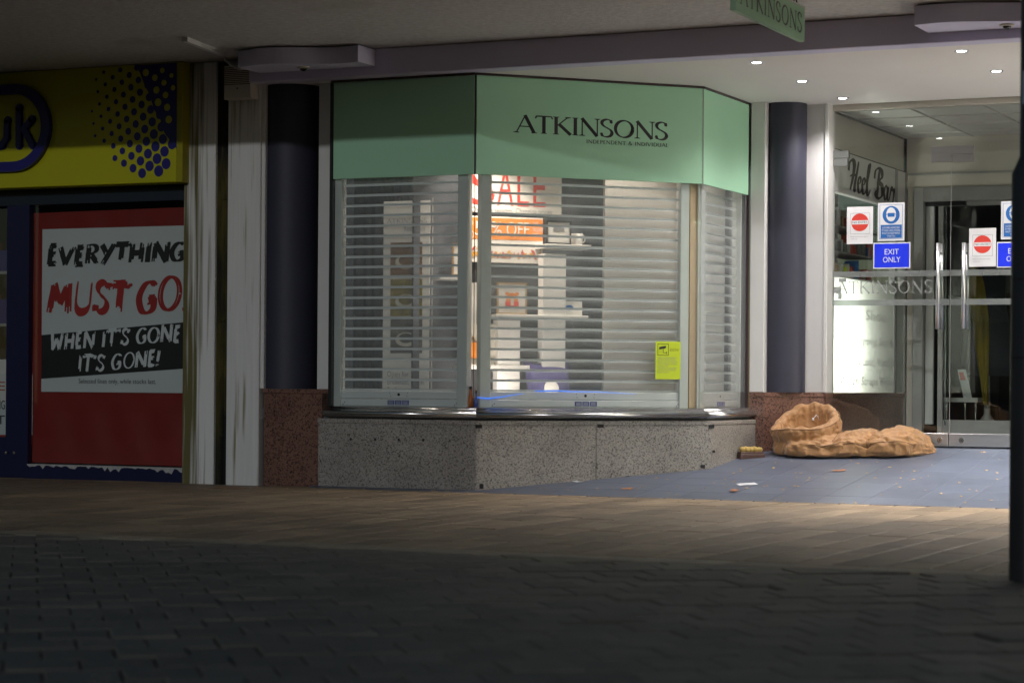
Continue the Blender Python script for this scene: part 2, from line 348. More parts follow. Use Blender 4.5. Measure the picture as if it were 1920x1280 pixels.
# ------------------------------------------------------------------ lettering
def cr(pts, n=5):
    out = []; P = [pts[0]] + list(pts) + [pts[-1]]
    for i in range(1, len(P) - 2):
        for k in range(n):
            t = k / n; a, b, c, d = P[i - 1], P[i], P[i + 1], P[i + 2]
            out.append(tuple(.5 * ((2 * b[j]) + (c[j] - a[j]) * t + (2 * a[j] - 5 * b[j] + 4 * c[j] - d[j]) * t * t + (3 * b[j] - a[j] - 3 * c[j] + d[j]) * t ** 3) for j in (0, 1)))
    out.append(tuple(pts[-1])); return out
def ell(cx, cy, rx, ry, n=28): return [(cx + rx * math.cos(2 * math.pi * k / n), cy + ry * math.sin(2 * math.pi * k / n)) for k in range(n + 1)]
SC = [(.54, .80), (.49, .94), (.32, 1), (.13, .92), (.08, .77), (.17, .62), (.34, .51), (.51, .39), (.57, .22), (.48, .06), (.29, 0), (.12, .06), (.05, .21)]
GL = {  # char: (advance, [(points, kind t/k/a)], serif feet)
 'A': (.92, [([(.04, 0), (.46, 1)], 't'), ([(.44, 1), (.88, 0)], 'k'), ([(.2, .36), (.74, .36)], 't')], [(.04, 0), (.88, 0)]),
 'T': (.80, [([(.03, .975), (.77, .975)], 't'), ([(.4, 1), (.4, 0)], 'k'), ([(.04, .98), (.0, .84)], 't'), ([(.76, .98), (.80, .84)], 't')], [(.4, 0)]),
 'K': (.88, [([(.16, 0), (.16, 1)], 'k'), ([(.72, .99), (.2, .48)], 't'), ([(.3, .58), (.86, .0)], 'k')], [(.16, 0), (.16, 1), (.72, 1)]),
 'I': (.36, [([(.18, 0), (.18, 1)], 'k')], [(.18, 0), (.18, 1)]),
 'N': (.98, [([(.13, 0), (.13, 1)], 't'), ([(.11, 1), (.85, .0)], 'k'), ([(.86, 0), (.86, 1)], 't')], [(.13, 0), (.86, 1)]),
 'S': (.64, [(cr(SC), 'a'), ([(.56, .97), (.55, .77)], 't'), ([(.06, .03), (.05, .24)], 't')], []),
 'O': (1.0, [(ell(.5, .5, .42, .48), 'a')], []),
 'D': (.92, [([(.15, 0), (.15, 1)], 'k'), (cr([(.1, .98), (.42, .98), (.74, .83), (.83, .5), (.74, .17), (.42, .02), (.1, .02)]), 'a')], []),
 'E': (.62, [([(.15, 0), (.15, 1)], 'k'), ([(.1, .975), (.52, .975)], 't'), ([(.15, .52), (.46, .52)], 't'), ([(.1, .025), (.56, .025)], 't')], []),
 'P': (.66, [([(.15, 0), (.15, 1)], 'k'), (cr([(.1, .98), (.38, .98), (.56, .86), (.57, .68), (.42, .5), (.15, .47)]), 'a')], [(.15, 0)]),
 'V': (.9, [([(.04, 1), (.46, 0)], 'k'), ([(.45, 0), (.85, 1)], 't')], [(.04, 1), (.85, 1)]),
 'U': (.92, [(cr([(.13, 1), (.13, .3), (.26, .06), (.46, 0), (.68, .08), (.79, .3), (.79, 1)]), 'a')], [(.13, 1), (.79, 1)]),
 'L': (.62, [([(.15, 0), (.15, 1)], 'k'), ([(.1, .025), (.56, .025)], 't')], [(.15, 1)]),
 '&': (.95, [(cr([(.88, 0), (.5, .42), (.24, .74), (.32, .97), (.52, .94), (.54, .78), (.18, .45), (.1, .18), (.3, 0), (.58, .1), (.82, .45)]), 'a')], []),
 'R': (.78, [([(.12, 0), (.12, 1)], 'k'), (cr([(.08, .98), (.42, .97), (.6, .82), (.55, .6), (.14, .47)]), 'a'), ([(.3, .5), (.72, 0)], 'k')], []),
 'G': (.88, [(cr([(.76, .86), (.56, 1), (.28, .9), (.08, .5), (.24, .08), (.5, 0), (.74, .12), (.76, .44)]), 'a'), ([(.84, .44), (.5, .42)], 't')], []),
 'H': (.86, [([(.14, 0), (.14, 1)], 'k'), ([(.72, 0), (.74, 1)], 'k'), ([(.1, .5), (.78, .53)], 't')], []),
 'M': (1.05, [([(.06, 0), (.18, 1)], 'k'), ([(.18, 1), (.5, .3)], 'k'), ([(.5, .3), (.86, 1)], 'k'), ([(.86, 1), (.94, 0)], 'k')], []),
 'W': (1.1, [([(.06, 1), (.22, 0)], 'k'), ([(.22, 0), (.5, .7)], 'k'), ([(.5, .7), (.78, 0)], 'k'), ([(.78, 0), (.98, 1)], 'k')], []),
 'Y': (.8, [([(.04, 1), (.38, .5)], 'k'), ([(.78, 1), (.22, 0)], 'k')], []),
 "'": (.25, [([(.15, 1), (.08, .78)], 'k')], []),
 '!': (.34, [([(.2, 1), (.14, .28)], 'k'), ([(.13, .08), (.14, 0)], 'k')], []),
 '.': (.25, [([(.1, .06), (.14, 0)], 'k')], []), ' ': (.42, [], [])}
def ribbon(mb, pts, wf, d):
    n = len(pts); L_ = []; R_ = []
    for i, p in enumerate(pts):
        a = pts[max(i - 1, 0)]; b = pts[min(i + 1, n - 1)]; tx, ty = b[0] - a[0], b[1] - a[1]; l = math.hypot(tx, ty) or 1; tx /= l; ty /= l
        h = wf(i, tx, ty) / 2; L_.append((p[0] - ty * h, p[1] + tx * h)); R_.append((p[0] + ty * h, p[1] - tx * h))
    for i in range(n - 1):
        mb.append(([L_[i], L_[i + 1], R_[i + 1], R_[i]], d))
def glyphs(text, style='serif', track=.06, thick=.13, thin=.05, slant=0, seed=1):
    rr = random.Random(seed); out = []; x = 0; d = 0
    for ch in text:
        adv, strokes, feet = GL[ch]
        jy = rr.uniform(-.04, .04) if style == 'brush' else 0; sc = rr.uniform(.94, 1.06) if style == 'brush' else 1
        for pts, kind in strokes:
            d += 1; q = [(p[0] + x, p[1] * sc + jy) for p in pts]
            if style == 'brush':
                if len(q) == 2: q = [tuple(q[0][j] + (q[1][j] - q[0][j]) * k / 6 + rr.uniform(-.008, .008) for j in (0, 1)) for k in range(7)]
                nb = 5
                for b in range(nb):
                    off = (b - (nb - 1) / 2) / nb * thick; k0 = 0 if rr.random() < .55 else rr.choice((0, 1)); k1 = len(q) if rr.random() < .55 else len(q) - 1
                    sub = q[k0:k1]; ext = rr.uniform(-.05, .06)
                    if len(sub) < 2: continue
                    a, b_ = sub[-2], sub[-1]; l = math.hypot(b_[0] - a[0], b_[1] - a[1]) or 1
                    sub = sub[:-1] + [(b_[0] + (b_[0] - a[0]) / l * ext, b_[1] + (b_[1] - a[1]) / l * ext)]
                    dx, dy = sub[-1][0] - sub[0][0], sub[-1][1] - sub[0][1]; l = math.hypot(dx, dy) or 1
                    sub = [(p[0] - dy / l * off * (1 if len(pts) == 2 else .9), p[1] + dx / l * off) for p in sub]; d += 1
                    w0 = thick / nb * rr.uniform(.9, 1.45)
                    ribbon(out, sub, lambda i, tx, ty: w0, d)
            else:
                f = {'t': lambda i, tx, ty: thin, 'k': lambda i, tx, ty: thick,
                     'a': lambda i, tx, ty: thin + (thick - thin) * min(1, max(0, abs(tx * math.sin(.30) + ty * math.cos(.30)))) ** 1.3}[kind]
                ribbon(out, q, f, d)
        if style == 'serif':
            for fx, fy in feet:
                d += 1; fx += x; y = fy + (.018 if fy < .5 else -.018); s = 1 if fy < .5 else -1
                out.append(([(fx - .14, y - .02), (fx + .14, y - .02), (fx + .14, y + .02), (fx - .14, y + .02)], d)); d += 1
                out.append(([(fx - .11, y), (fx + .11, y), (fx + .05, y + s * .05), (fx - .05, y + s * .05)], d))
        x += adv + track
    if slant: out = [([(p[0] + p[1] * slant, p[1]) for p in q], d) for q, d in out]
    return out
def lay(polys, x0, z0, w_, h_, y, fr, skew=0.0, clip=None):
    """fit flat polygons to a box on the plane local y"""
    xs = [p[0] for q, _ in polys for p in q]; zs = [p[1] for q, _ in polys for p in q]
    ax, bx_, az, bz = min(xs), max(xs), min(zs), max(zs); m = MB(fr)
    for q, d in polys:
        vs = []
        for p in q:
            X = x0 + (p[0] - ax) / (bx_ - ax) * w_; Z = z0 + (p[1] - az) / (bz - az) * h_ + skew * (X - x0)
            if clip is not None: X = min(X, clip)
            vs.append((X, y - d * 2.2e-5, Z))
        m.add(vs, [(0, 1, 2, 3)])
    return m
def sans(body, x0, z0, w_, h_, y, fr, skew=0.0, align='LEFT', clip=None):
    cu = bpy.data.curves.new('t', 'FONT'); cu.body = body; cu.align_x = align; cu.resolution_u = 4; o = bpy.data.objects.new('t', cu); COL.objects.link(o)
    bpy.context.view_layer.update(); me = bpy.data.meshes.new_from_object(o.evaluated_get(bpy.context.evaluated_depsgraph_get()))
    vs = [v.co.copy() for v in me.vertices]; fs = [list(p.vertices) for p in me.polygons]
    bpy.data.objects.remove(o); bpy.data.curves.remove(cu); bpy.data.meshes.remove(me)
    ax, bx_ = min(v.x for v in vs), max(v.x for v in vs); az, bz = min(v.y for v in vs), max(v.y for v in vs); m = MB(fr)
    out = []
    for v in vs:
        X = x0 + (v.x - ax) / (bx_ - ax) * w_; Z = z0 + (v.y - az) / (bz - az) * h_ + skew * (X - x0)
        out.append((min(X, clip) if clip is not None else X, y, Z))
    return m.add(out, fs)

# ================================================================== SETTING: ground, pavement, street, entrance floor
g = MB().box(-60, 60, -60, 60, -.5, -.075).build('ground', 'ground_dark'); tag(g, kind='structure')
V_EDGE = -5.52                                                     # tan pavement meets the dark block paving
pav = MB().box(-14, 12, V_EDGE, 0.6, -.07, RZ - .022).build('pavement', 'joint_sand'); tag(pav, kind='structure'); ROOT['pavement'] = W
street = MB().box(-16, 14, -16.5, V_EDGE, -.07, RZ - .03).build('pedestrian_street', 'joint_dark'); tag(street, kind='structure'); ROOT['pedestrian_street'] = W
def slab(name, a, b, h, material, ch=.004):
    m = MB(); z = -h
    lo = [(ch, ch), (a - ch, ch), (a - ch, b - ch), (ch, b - ch)]; mid = [(0, 0), (a, 0), (a, b), (0, b)]
    m.add([(x - a / 2, y - b / 2, 0) for x, y in lo] + [(x - a / 2, y - b / 2, -ch) for x, y in mid] + [(x - a / 2, y - b / 2, z) for x, y in mid],
          [(0, 1, 2, 3)] + [(4 + i, 4 + (i + 1) % 4, (i + 1) % 4, i) for i in range(4)] + [(8 + i, 8 + (i + 1) % 4, 4 + (i + 1) % 4, 4 + i) for i in range(4)])
    me = bpy.data.meshes.new(name); me.from_pydata(m.v, [], m.f); me.materials.append(MATS[material]); return me
def inview(x, y, z, mg=40):
    p = proj((x, y, z)); return -mg < p[0] < 1920 + mg and -mg < p[1] < 1280 + mg
def lay_pieces(cands, name, parent, limit, rr, jz, jt, stuff_name, stuff_mat):
    """cands: (mesh, x, y, rotz). The largest in the picture become objects, the rest one stuff mesh."""
    def key(c):
        v = inview(c[1], c[2], RZ, 30); return (0 if v else 1, (Vector((c[1], c[2])) - CAM.xy).length)
    cands.sort(key=key); rest = MB()
    for i, (me, x, y, rz) in enumerate(cands):
        dz = rr.uniform(-jz, jz) if rr.random() < .8 else rr.uniform(-2.2 * jz, jz)
        rot = Matrix.Rotation(rz, 4, 'Z') @ Matrix.Rotation(rr.uniform(-jt, jt), 4, 'X') @ Matrix.Rotation(rr.uniform(-jt, jt), 4, 'Y')
        if i < limit and inview(x, y, RZ, 30): place(me, name, parent, W, (x, y, RZ + dz), rot)
        else:
            T = Matrix.Translation((x, y, RZ + dz)) @ rot; rest.add([T @ q.co for q in me.vertices], [list(p.vertices) for p in me.polygons])
    o = rest.build(stuff_name, stuff_mat, parent, raw=True); o['kind'] = 'stuff'
rr = random.Random(5)
# tan slabs: columns running towards the shop, cross joints staggered
cands = []; widths = (.20, .24, .17, .22); LENS = (.46, .56, .66); SL = {}
u = -9.0; k = 0
while u < 7.2:
    wd = widths[rr.randrange(4)]; v = V_EDGE + .245 - rr.uniform(0, .3)
    while v < RV - .02:
        ln = LENS[rr.randrange(3)]; v0 = max(v, V_EDGE + .245); v1 = min(v + ln, RV - .006)
        if v1 - v0 > .04 and not (v1 > -.05 and u < -1.35):
            full = abs((v1 - v0) - ln) < 1e-6; kk = (wd, round(v1 - v0, 3))
            if kk not in SL: SL[kk] = slab('paving_slab', wd - .020, (v1 - v0) - .007, .03, 'tan_paver', .004)
            if inview(u + wd / 2, (v0 + v1) / 2, RZ, 500): cands.append((SL[kk], u + wd / 2, (v0 + v1) / 2, 0))
        v += ln
    u += wd
lay_pieces(cands, 'paving_slab', pav, 300, rr, .0010, .0016, 'paving_slabs_beyond', 'tan_paver')
# strip of slabs left of the bay up to the shop line (the shops stand back to v = 0)
cands = []
me = slab('paving_slab', .392, .192, .03, 'tan_paver')
for i in range(-24, 0):
    for j in range(1):
        if -9 < i * .4 < -1.5: cands.append((me, i * .4 + .1, RV + .10, 0))
lay_pieces(cands, 'paving_slab', pav, 30, rr, .0015, .003, 'paving_slabs_at_wall', 'tan_paver')
ed = slab('edging_stone', .592, .222, .03, 'edging')
for i in range(-14, 14):
    x = i * .6
    if inview(x, V_EDGE, RZ, 600): place(ed, 'edging_stone', pav, W, (x, V_EDGE + .118, RZ + rr.uniform(.000, .002)))
# dark block paving, laid at an angle to the shops
ANG = R(37); cands = []; bl = slab('paving_block', .204, .242, .05, 'dark_paver', .005)
ca, sa = math.cos(ANG), math.sin(ANG)
for j in range(-120, 40):
    for i in range(-70, 80):
        lx = i * .21 + (.105 if j % 2 else 0); ly = j * .25
        x, y = lx * ca - ly * sa + 4, lx * sa + ly * ca - 5
        if y < V_EDGE + .16 and y > -13.5 and inview(x, y, RZ, 420):
            if y < V_EDGE - .17: cands.append((bl, x, y, ANG)); continue
            pts = [(sx * .102 * ca - sy * .121 * sa + x, sx * .102 * sa + sy * .121 * ca + y) for sx, sy in ((-1, -1), (1, -1), (1, 1), (-1, 1))]; out = []; lim = V_EDGE - .004
            for q in range(4):
                A_, B_ = pts[q], pts[(q + 1) % 4]
                if A_[1] <= lim: out.append(A_)
                if (A_[1] <= lim) != (B_[1] <= lim): f = (lim - A_[1]) / (B_[1] - A_[1]); out.append((A_[0] + (B_[0] - A_[0]) * f, lim))
            if len(out) < 3 or max(p_[1] for p_ in out) - min(p_[1] for p_ in out) < .02: continue
            m = MB().prism([(p_[0] - x, p_[1] - y) for p_ in out], -.05, 0); me_ = bpy.data.meshes.new('paving_block'); me_.from_pydata(m.v, [], m.f); me_.materials.append(MATS['dark_paver']); cands.append((me_, x, y, 0))
lay_pieces(cands, 'paving_block', street, 300, rr, .0042, .010, 'paving_blocks_beyond', 'dark_paver')
# entrance ramp with blue-grey tiles
RAMPF = Matrix.Translation((0, RV, RZ)) @ Matrix.Rotation(math.atan(RS), 4, 'X')
LEN = (2.90 - RV) / math.cos(math.atan(RS))
ent = MB(RAMPF).box(-1.36, 6.6, 0, LEN, -.12, -.0025).build('entrance_floor', 'grout'); tag(ent, kind='structure'); ROOT['entrance_floor'] = W
tl = slab('floor_tile', .3275, .3275, .02, 'floor_tile', .0012)
th_ = slab('floor_tile', .3275, .0825, .02, 'floor_tile', .0012)
for i in range(-4, 20):
    for j in range(0, 10):
        x = i * .33 + .165; y = j * .33 + .165
        if x - .165 < -1.36 or x > 6.5: continue
        v = RV + y
        if v > 2.83: continue
        if x + .165 < P2.x and v - .165 > 0 and v - .165 > (x + .165) * 1.04: continue
        if x > 4.6: continue
        place(tl, 'floor_tile', ent, RAMPF, (x, y, rr.uniform(-.0004, .0004)))
lob = MB().box(1.7, 6.6, 2.895, 9.2, .1, .312).build('lobby_floor', 'floor_tile'); tag(lob, kind='structure')

# dark row of shops across the street, behind the viewer
ob = thing('opposite_building', 'dark brick row of closed shops across the street', 'building', (4, -40, 0))
MB().box(-34, 44, -48, -40, -.1, 6.3).build('wall', 'ground_dark', ob)
for i in range(-6, 9):
    MB().box(i * 5 + .3, i * 5 + 4.6, -40.02, -39.99, .5, 2.7).build('window', 'dark_glass', ob)
    MB().box(i * 5, i * 5 + 4.9, -40.12, -40.001, 2.9, 3.6).build('shop_fascia', 'slate_wall', ob)
# ================================================================== canopy, beam, soffit
CZ, SZ = 3.28, 3.078
cn = MB().box(-16, 14, -3.0, 9.5, CZ, 3.9).build('canopy', 'concrete'); tag(cn, 'rough concrete canopy sheltering the row of shop fronts', 'canopy')
bm_ = MB().bev(-1.86, 9, -.15, .02, SZ, CZ - .004, .006).build('beam', 'lavender_paint'); tag(bm_, 'long lavender painted beam above the bay window and entrance', 'beam')
sf = MB().box(-1.86, 9, .0205, 2.80, SZ + .0005, SZ + .02).build('soffit', 'soffit_paint'); tag(sf, 'smooth pale soffit set with small round downlights', 'soffit')
# wavy bulkheads under the canopy
def bulkhead(u0, u1, lab, group, ph=0):
    t = thing('bulkhead', lab, 'bulkhead', (u0, -.15, 3.14), group=group)
    n = 24; fr = []
    for i in range(n + 1):
        s = i / n; fr.append((u0 + (u1 - u0) * s, -.47 - .085 * math.sin(2 * math.pi * (s * .9 + ph))))
    pts = fr + [(u1, -.152), (u0, -.152)]
    MB().prism(pts, 3.145, CZ - .012).build('casing', 'lavender_paint', t)
    cx, cy = u0 + (u1 - u0) * .48, -.32
    d = MB(); d.lathe([(.046, 0), (.05, -.006), (.036, -.014), (.03, -.004)], (cx, cy, 3.145), 20); d.build('dome_rim', 'plastic_beige', t, True)
    d = MB(); d.lathe([(.03, -.004), (.026, -.02), (.012, -.03), (.0005, -.032)], (cx, cy, 3.145), 18); d.build('dome', 'dark_glass', t, True)
bulkhead(-1.76, -.76, 'wavy lavender bulkhead over the black column beside the alarm box', None)
bulkhead(3.43, 4.6, 'wavy lavender bulkhead over the entrance near the lamp post', None, .1)
pa_, pb_ = onz(346, 77, CZ - .03), onz(414, 104, CZ - .03); dd = (pb_ - pa_).normalized(); nn_ = Vector((-dd.y, dd.x, 0)) * .02
b = MB().prism([(pa_ - nn_).xy, (pb_ - nn_).xy, (pb_ + nn_).xy, (pa_ + nn_).xy], CZ - .035, CZ + .002).build('ceiling_batten', 'white_paint'); tag(b, 'thin white batten fixed under the canopy above the stained pilaster', 'batten')

# ================================================================== bay window
def foot(a, b, c, ul=-1.30, vb=2.42):
    s46, c46 = math.sin(BANG), math.cos(BANG)
    s0 = (b * c46 - a) / s46; s1 = (P2.x + c - b * s46) / c46
    AB = Vector((s0 * c46 + b * s46, -a)); BC = Vector((P2.x + c, s1 * s46 - b * c46))
    return Vector((ul, -a)), AB, BC, Vector((P2.x + c, vb)), s0, s1
bay = thing('bay_window', 'angled shop bay with pale green fascia, glass panes and speckled granite base', 'shop window', (0, .4, 0))
a, b, c = .025, .045, .085
q0, q1, q2, q3, s0, s1 = foot(a, b, c)
ZP = .515
jm = px(FB, 1117, 850, -b)[0]
def granite_panel(fr, x0, x1, off, zt, zb):
    return MB(fr).bev(x0 + .0015, x1 - .0015, -off, -off + .05, zb, zt, .003)
granite_panel(FA, q0.x, q1.x, a, ZP - .035, -.06).build('plinth_panel', 'grey_granite', bay)
granite_panel(FB, s0, jm, b, ZP - .035, -.06).build('plinth_panel', 'grey_granite', bay)
granite_panel(FB, jm, s1, b, ZP - .035, -.06).build('plinth_panel', 'grey_granite', bay)
granite_panel(FC, q2.y - P2.y, q3.y - P2.y + .1, c, ZP - .035, -.06).build('plinth_panel', 'grey_granite', bay)
e0, e1, e2, e3, f0, f1 = foot(a + .004, b + .004, c + .004)
MB(FA).bev(q0.x - .004, e1.x, -a - .004, .3, ZP - .034, ZP, .004).build('coping', 'grey_granite', bay)
MB(FB).bev(f0, f1, -b - .004, .3, ZP - .0345, ZP - .0005, .004).build('coping', 'grey_granite', bay)
MB(FC).bev(e2.y - P2.y, q3.y - P2.y + .1, -c - .004, .3, ZP - .0335, ZP - .001, .004).build('coping', 'grey_granite', bay)
# left end return of the plinth
MB().box(q0.x, q0.x + .05, -a + .05, .3, -.06, ZP - .04).build('plinth_return', 'grey_granite', bay)
# fixings and holes in the granite
def fixing(fr, x, y, w_, h_, off):
    X, Z = px(fr, x, y, -off); MB(fr).box(X - w_ / 2, X + w_ / 2, -off - .004, -off + .01, Z - h_ / 2, Z + h_ / 2).build('fixing', 'black_plastic', bay)
for x, y, w_, h_ in ((897, 799, .05, .028), (1125, 798, .05, .028), (1333, 799, .045, .03), (902, 911, .03, .036), (1317, 874, .035, .026), (1338, 846, .014, .02)): fixing(FB, x, y, w_, h_, b)
for x in (657, 703, 747, 793):
    X, Z = px(FA, x, 823 + (x - 657) * .012, -a); MB(FA).disc(X, Z, .011, .011, -a - .0008, 12).build('drill_hole', 'black_plastic', bay)
X, Z = px(FC, 1428, 833, -c); MB(FC).box(X - .07, X + .05, -c - .004, -c + .01, Z - .02, Z + .03).build('fixing', 'black_plastic', bay)
# steel sill moulding swept round the bay
prof = [(-.03, .612), (.022, .606), (.03, .596), (.034, .590), (.060, .584), (.078, .572), (.084, .556), (.078, .541), (.055, .532), (.045, .528), (.02, .522), (-.03, .522)]
rows = [foot(o + .01 - .02, o + .01, o + .03 - .02, -1.235, 2.44)[:4] for o, z in prof]
for k, nm in enumerate('ABC'):
    m = MB(); n = len(prof)
    vs = [(rows[i][k].x, rows[i][k].y, prof[i][1]) for i in range(n)] + [(rows[i][k + 1].x, rows[i][k + 1].y, prof[i][1]) for i in range(n)]
    m.add(vs, [(i, n + i, n + i + 1, i + 1) for i in range(n - 1)] + [list(range(n)), list(range(2 * n - 1, n - 1, -1))]); m.build('sill', 'sill_steel', bay, True)
# fascia boards
ZF0, ZF1 = 2.33, 3.060
LB = P2.length; LC = P3.y - P2.y
fas = {}
fas['A'] = MB(FA).bev(P0.x, -.004, -.012, .012, ZF0, ZF1, .0015).build('fascia_panel', 'green_vinyl', bay)
fas['B'] = MB(FB).bev(.004, LB - .004, -.012, .012, ZF0, ZF1, .0015).build('fascia_panel', 'green_vinyl', bay)
fas['C'] = MB(FC).bev(.004, LC, -.012, .012, ZF0, ZF1, .0015).build('fascia_panel', 'green_vinyl', bay)
MB(FA).box(P0.x - .02, .0, -.02, .015, ZF1 + .001, SZ - .0005).build('head_trim', 'dark_trim', bay)
MB(FB).box(.0, LB, -.021, .015, ZF1 + .0012, SZ - .001).build('head_trim', 'dark_trim', bay)
MB(FC).box(.0, LC + .02, -.02, .015, ZF1 + .0014, SZ - .0015).build('head_trim', 'dark_trim', bay)
MB(FA).box(-.004, .004, -.008, .012, ZF0, ZF1).build('corner_joint', 'dark_trim', bay)
MB(FC).box(-.004, .0035, -.006, .012, ZF0, ZF1).build('corner_joint', 'alu_frame', bay)
MB(FA).box(P0.x - .028, P0.x - .004, -.016, .05, .61, ZF1).build('frame_post', 'black_plastic', bay)
MB(FC).box(LC + .003, LC + .022, -.016, .05, .61, ZF1).build('frame_post', 'dark_trim', bay)
# shop name on the fascia
x0, z0 = px(FB, 962, 250, -.013); x1, z1 = px(FB, 1252, 264, -.013); zt = px(FB, 1100, 217 + 2.5, -.013)[1]
zt = .5 * (px(FB, 963, 213, -.013)[1] + px(FB, 1250, 227, -.013)[1]) - .004
lay(glyphs('ATKINSONS', thick=.165, thin=.06, track=.02), x0, z0, x1 - x0, zt - z0, -.0128, FB).build('lettering', 'black_vinyl', fas['B'])
x0, z0 = px(FB, 1099, 269, -.013); x1, z1 = px(FB, 1252, 276.5, -.013); zt = px(FB, 1099, 261.5, -.013)[1]
lay(glyphs('INDEPENDENT & INDIVIDUAL', thick=.17, thin=.09, track=.1), x0, z0, x1 - x0, zt - z0, -.0128, FB).build('lettering', 'black_vinyl', fas['B'])
# glass
MB(FA).box(P0.x, -.003, -.005, .003, .608, ZF0 - .001).build('glass_pane', 'pane_glass', bay)
MB(FB).box(.003, LB - .003, -.005, .003, .608, ZF0 - .001).build('glass_pane', 'pane_glass', bay)
MB(FC).box(.003, LC, -.005, .003, .608, ZF0 - .001).build('glass_pane', 'pane_glass', bay)
MB(FB).tube([(.0, .0, .61), (.0, .0, ZF0 - .002)], .003, 6).build('glass_joint', 'dark_trim', bay)
# wooden post beside the B/C corner
xa, _ = px(FB, 1292, 500, .06); xb, _ = px(FB, 1305, 500, .06)
MB(FB).box(xa, xb, .05, .10, .59, 2.42).build('post', 'wood_post', bay)
xc, _ = px(FB, 1309, 500, .04)
MB(FB).box(xb + .001, xc, .03, .08, .59, 2.42).build('post_trim', 'rail_alu', bay)

# ---- roller shutters
PITCH = .0775
def slat_mesh(L_):
    pr = [(.008, .0), (.0, .005), (.008, .010), (-.001, .015), (-.0045, .028), (-.0055, .042), (-.0045, .054), (-.001, .066), (.004, .0735), (.008, PITCH)]
    n = len(pr); m = MB()
    m.add([(0, y, z) for y, z in pr] + [(L_, y, z) for y, z in pr], [(i, n + i, n + i + 1, i + 1) for i in range(n - 1)])
    me = bpy.data.meshes.new('slat'); me.from_pydata(m.v, [], m.f); me.materials.append(MATS['perforated_slat'])
    me.polygons.foreach_set('use_smooth', [True] * len(me.polygons)); return me
def shutter(fr, xl0, xl1, xr0, xr1, lab, zb=.612, ysl=.062):
    t = thing('roller_shutter', lab, 'shutter', ((xl0 + xr1) / 2, ysl, zb), fr, group=None)
    MB(fr).bev(xl0, xl1, .030, .105, zb - .01, 2.45, .004).build('guide_rail', 'rail_alu', t)
    MB(fr).bev(xr0, xr1, .030, .105, zb - .01, 2.45, .004).build('guide_rail', 'rail_alu', t)
    me = slat_mesh(xr0 - xl1 + .01); z = zb + .118
    while z < 2.44:
        place(me, 'slat', t, fr, (xl1 - .005, ysl + .008, z)); z += PITCH
    MB(fr).box(xl1 - .01, xr0 + .01, .03, .108, 2.44, 2.70).build('shutter_box', 'rail_alu', t)
    m = MB(fr); xm = (xl1 + xr0) / 2
    m.bev(xl1 - .004, xr0 + .004, ysl - .012, ysl + .016, zb + .056, zb + .116, .006).build('lock_slat', 'shutter_alu', t)
    MB(fr).bev(xl1 - .003, xr0 + .003, ysl - .02, ysl + .016, zb, zb + .054, .004).build('bottom_rail', 'shutter_alu', t)
    MB(fr).disc(xm, zb + .088, .011, .011, ysl - .0135, 14).build('lock', 'black_plastic', t)
    for dx in (-.075, -.07, .07, .075):
        MB(fr).disc(xm + dx, zb + .088 + (.012 if abs(dx) > .072 else -.012), .0035, .0035, ysl - .0135, 8).build('rivet', 'black_plastic', t)
    for dx in (-.062, -.0, .062):
        MB(fr).box(xm + dx - .028, xm + dx + .028, ysl - .0212, ysl - .019, zb + .010, zb + .044).build('warning_sticker', 'sticker_navy', t)
        lines = MB(fr)
        for r_ in range(3): lines.box(xm + dx - .02, xm + dx + .02, ysl - .0216, ysl - .021, zb + .016 + r_ * .009, zb + .019 + r_ * .009)
        lines.build('sticker_print', 'white_vinyl', t)
    for x in (xl1 + .02, xr0 - .02):
        for dz in (.012, .026): MB(fr).disc(x + (dz - .012), zb + dz, .0045, .0045, ysl - .0212, 8).build('rivet', 'black_plastic', t)
    return t
pxA = lambda x: px(FA, x, 560, .035)[0]
pxB = lambda x: px(FB, x, 560, .035)[0]
pxC = lambda x: px(FC, x, 560, .035)[0]
shutter(FA, pxA(622.5), pxA(639), pxA(857), pxA(876), 'shaded roller shutter in front of the restaurant banner')
shutter(FB, pxB(900), pxB(920), pxB(1274), pxB(1290.5), 'wide roller shutter in front of the sale posters and shelves')
shutter(FC, pxC(1313), pxC(1320), pxC(1387), pxC(1397), 'narrow roller shutter next to the white entrance panel')
# ---- CCTV sticker on the glass
x0, z0 = px(FB, 1228, 710.5, -.006); x1, z1 = px(FB, 1275.5, 640.5, -.006); cx = (x0 + x1) / 2; h = z1 - z0; w_ = x1 - x0
t = thing('camera_notice', 'lime green CCTV warning notice stuck on the shop glass', 'notice', (cx, -.006, z0), FB)
MB(FB).box(x0, x1, -.0075, -.0055, z0, z1).build('card', 'lime', t)
k = MB(FB); fx0, fx1, fz0, fz1 = x0 + w_ * .08, x0 + w_ * .52, z0 + h * .63, z0 + h * .94; e = .004
for q in ((fx0, fx1, fz0, fz0 + e), (fx0, fx1, fz1 - e, fz1), (fx0, fx0 + e, fz0 + e, fz1 - e), (fx1 - e, fx1, fz0 + e, fz1 - e)): k.box(q[0], q[1], -.0085, -.0078, q[2], q[3])
k.build('icon_frame', 'black_vinyl', t)
k = MB(FB); k.add([(fx0 + .012, -.0085, fz1 - .045), (fx0 + .068, -.0085, fz1 - .034), (fx0 + .071, -.0085, fz1 - .015), (fx0 + .014, -.0085, fz1 - .025)], [(0, 1, 2, 3)])
k.box(fx0 + .045, fx0 + .049, -.0086, -.0082, fz0 + .02, fz1 - .04); k.box(fx0 + .049, fx0 + .074, -.0087, -.0083, fz0 + .018, fz0 + .022); k.box(fx0 + .072, fx0 + .077, -.0088, -.0084, fz0 + .01, fz0 + .03); k.build('camera_icon', 'black_vinyl', t)
sans('CCTV', x0 + w_ * .58, z0 + h * .74, w_ * .34, h * .065, -.0085, FB).build('lettering', 'black_vinyl', t)
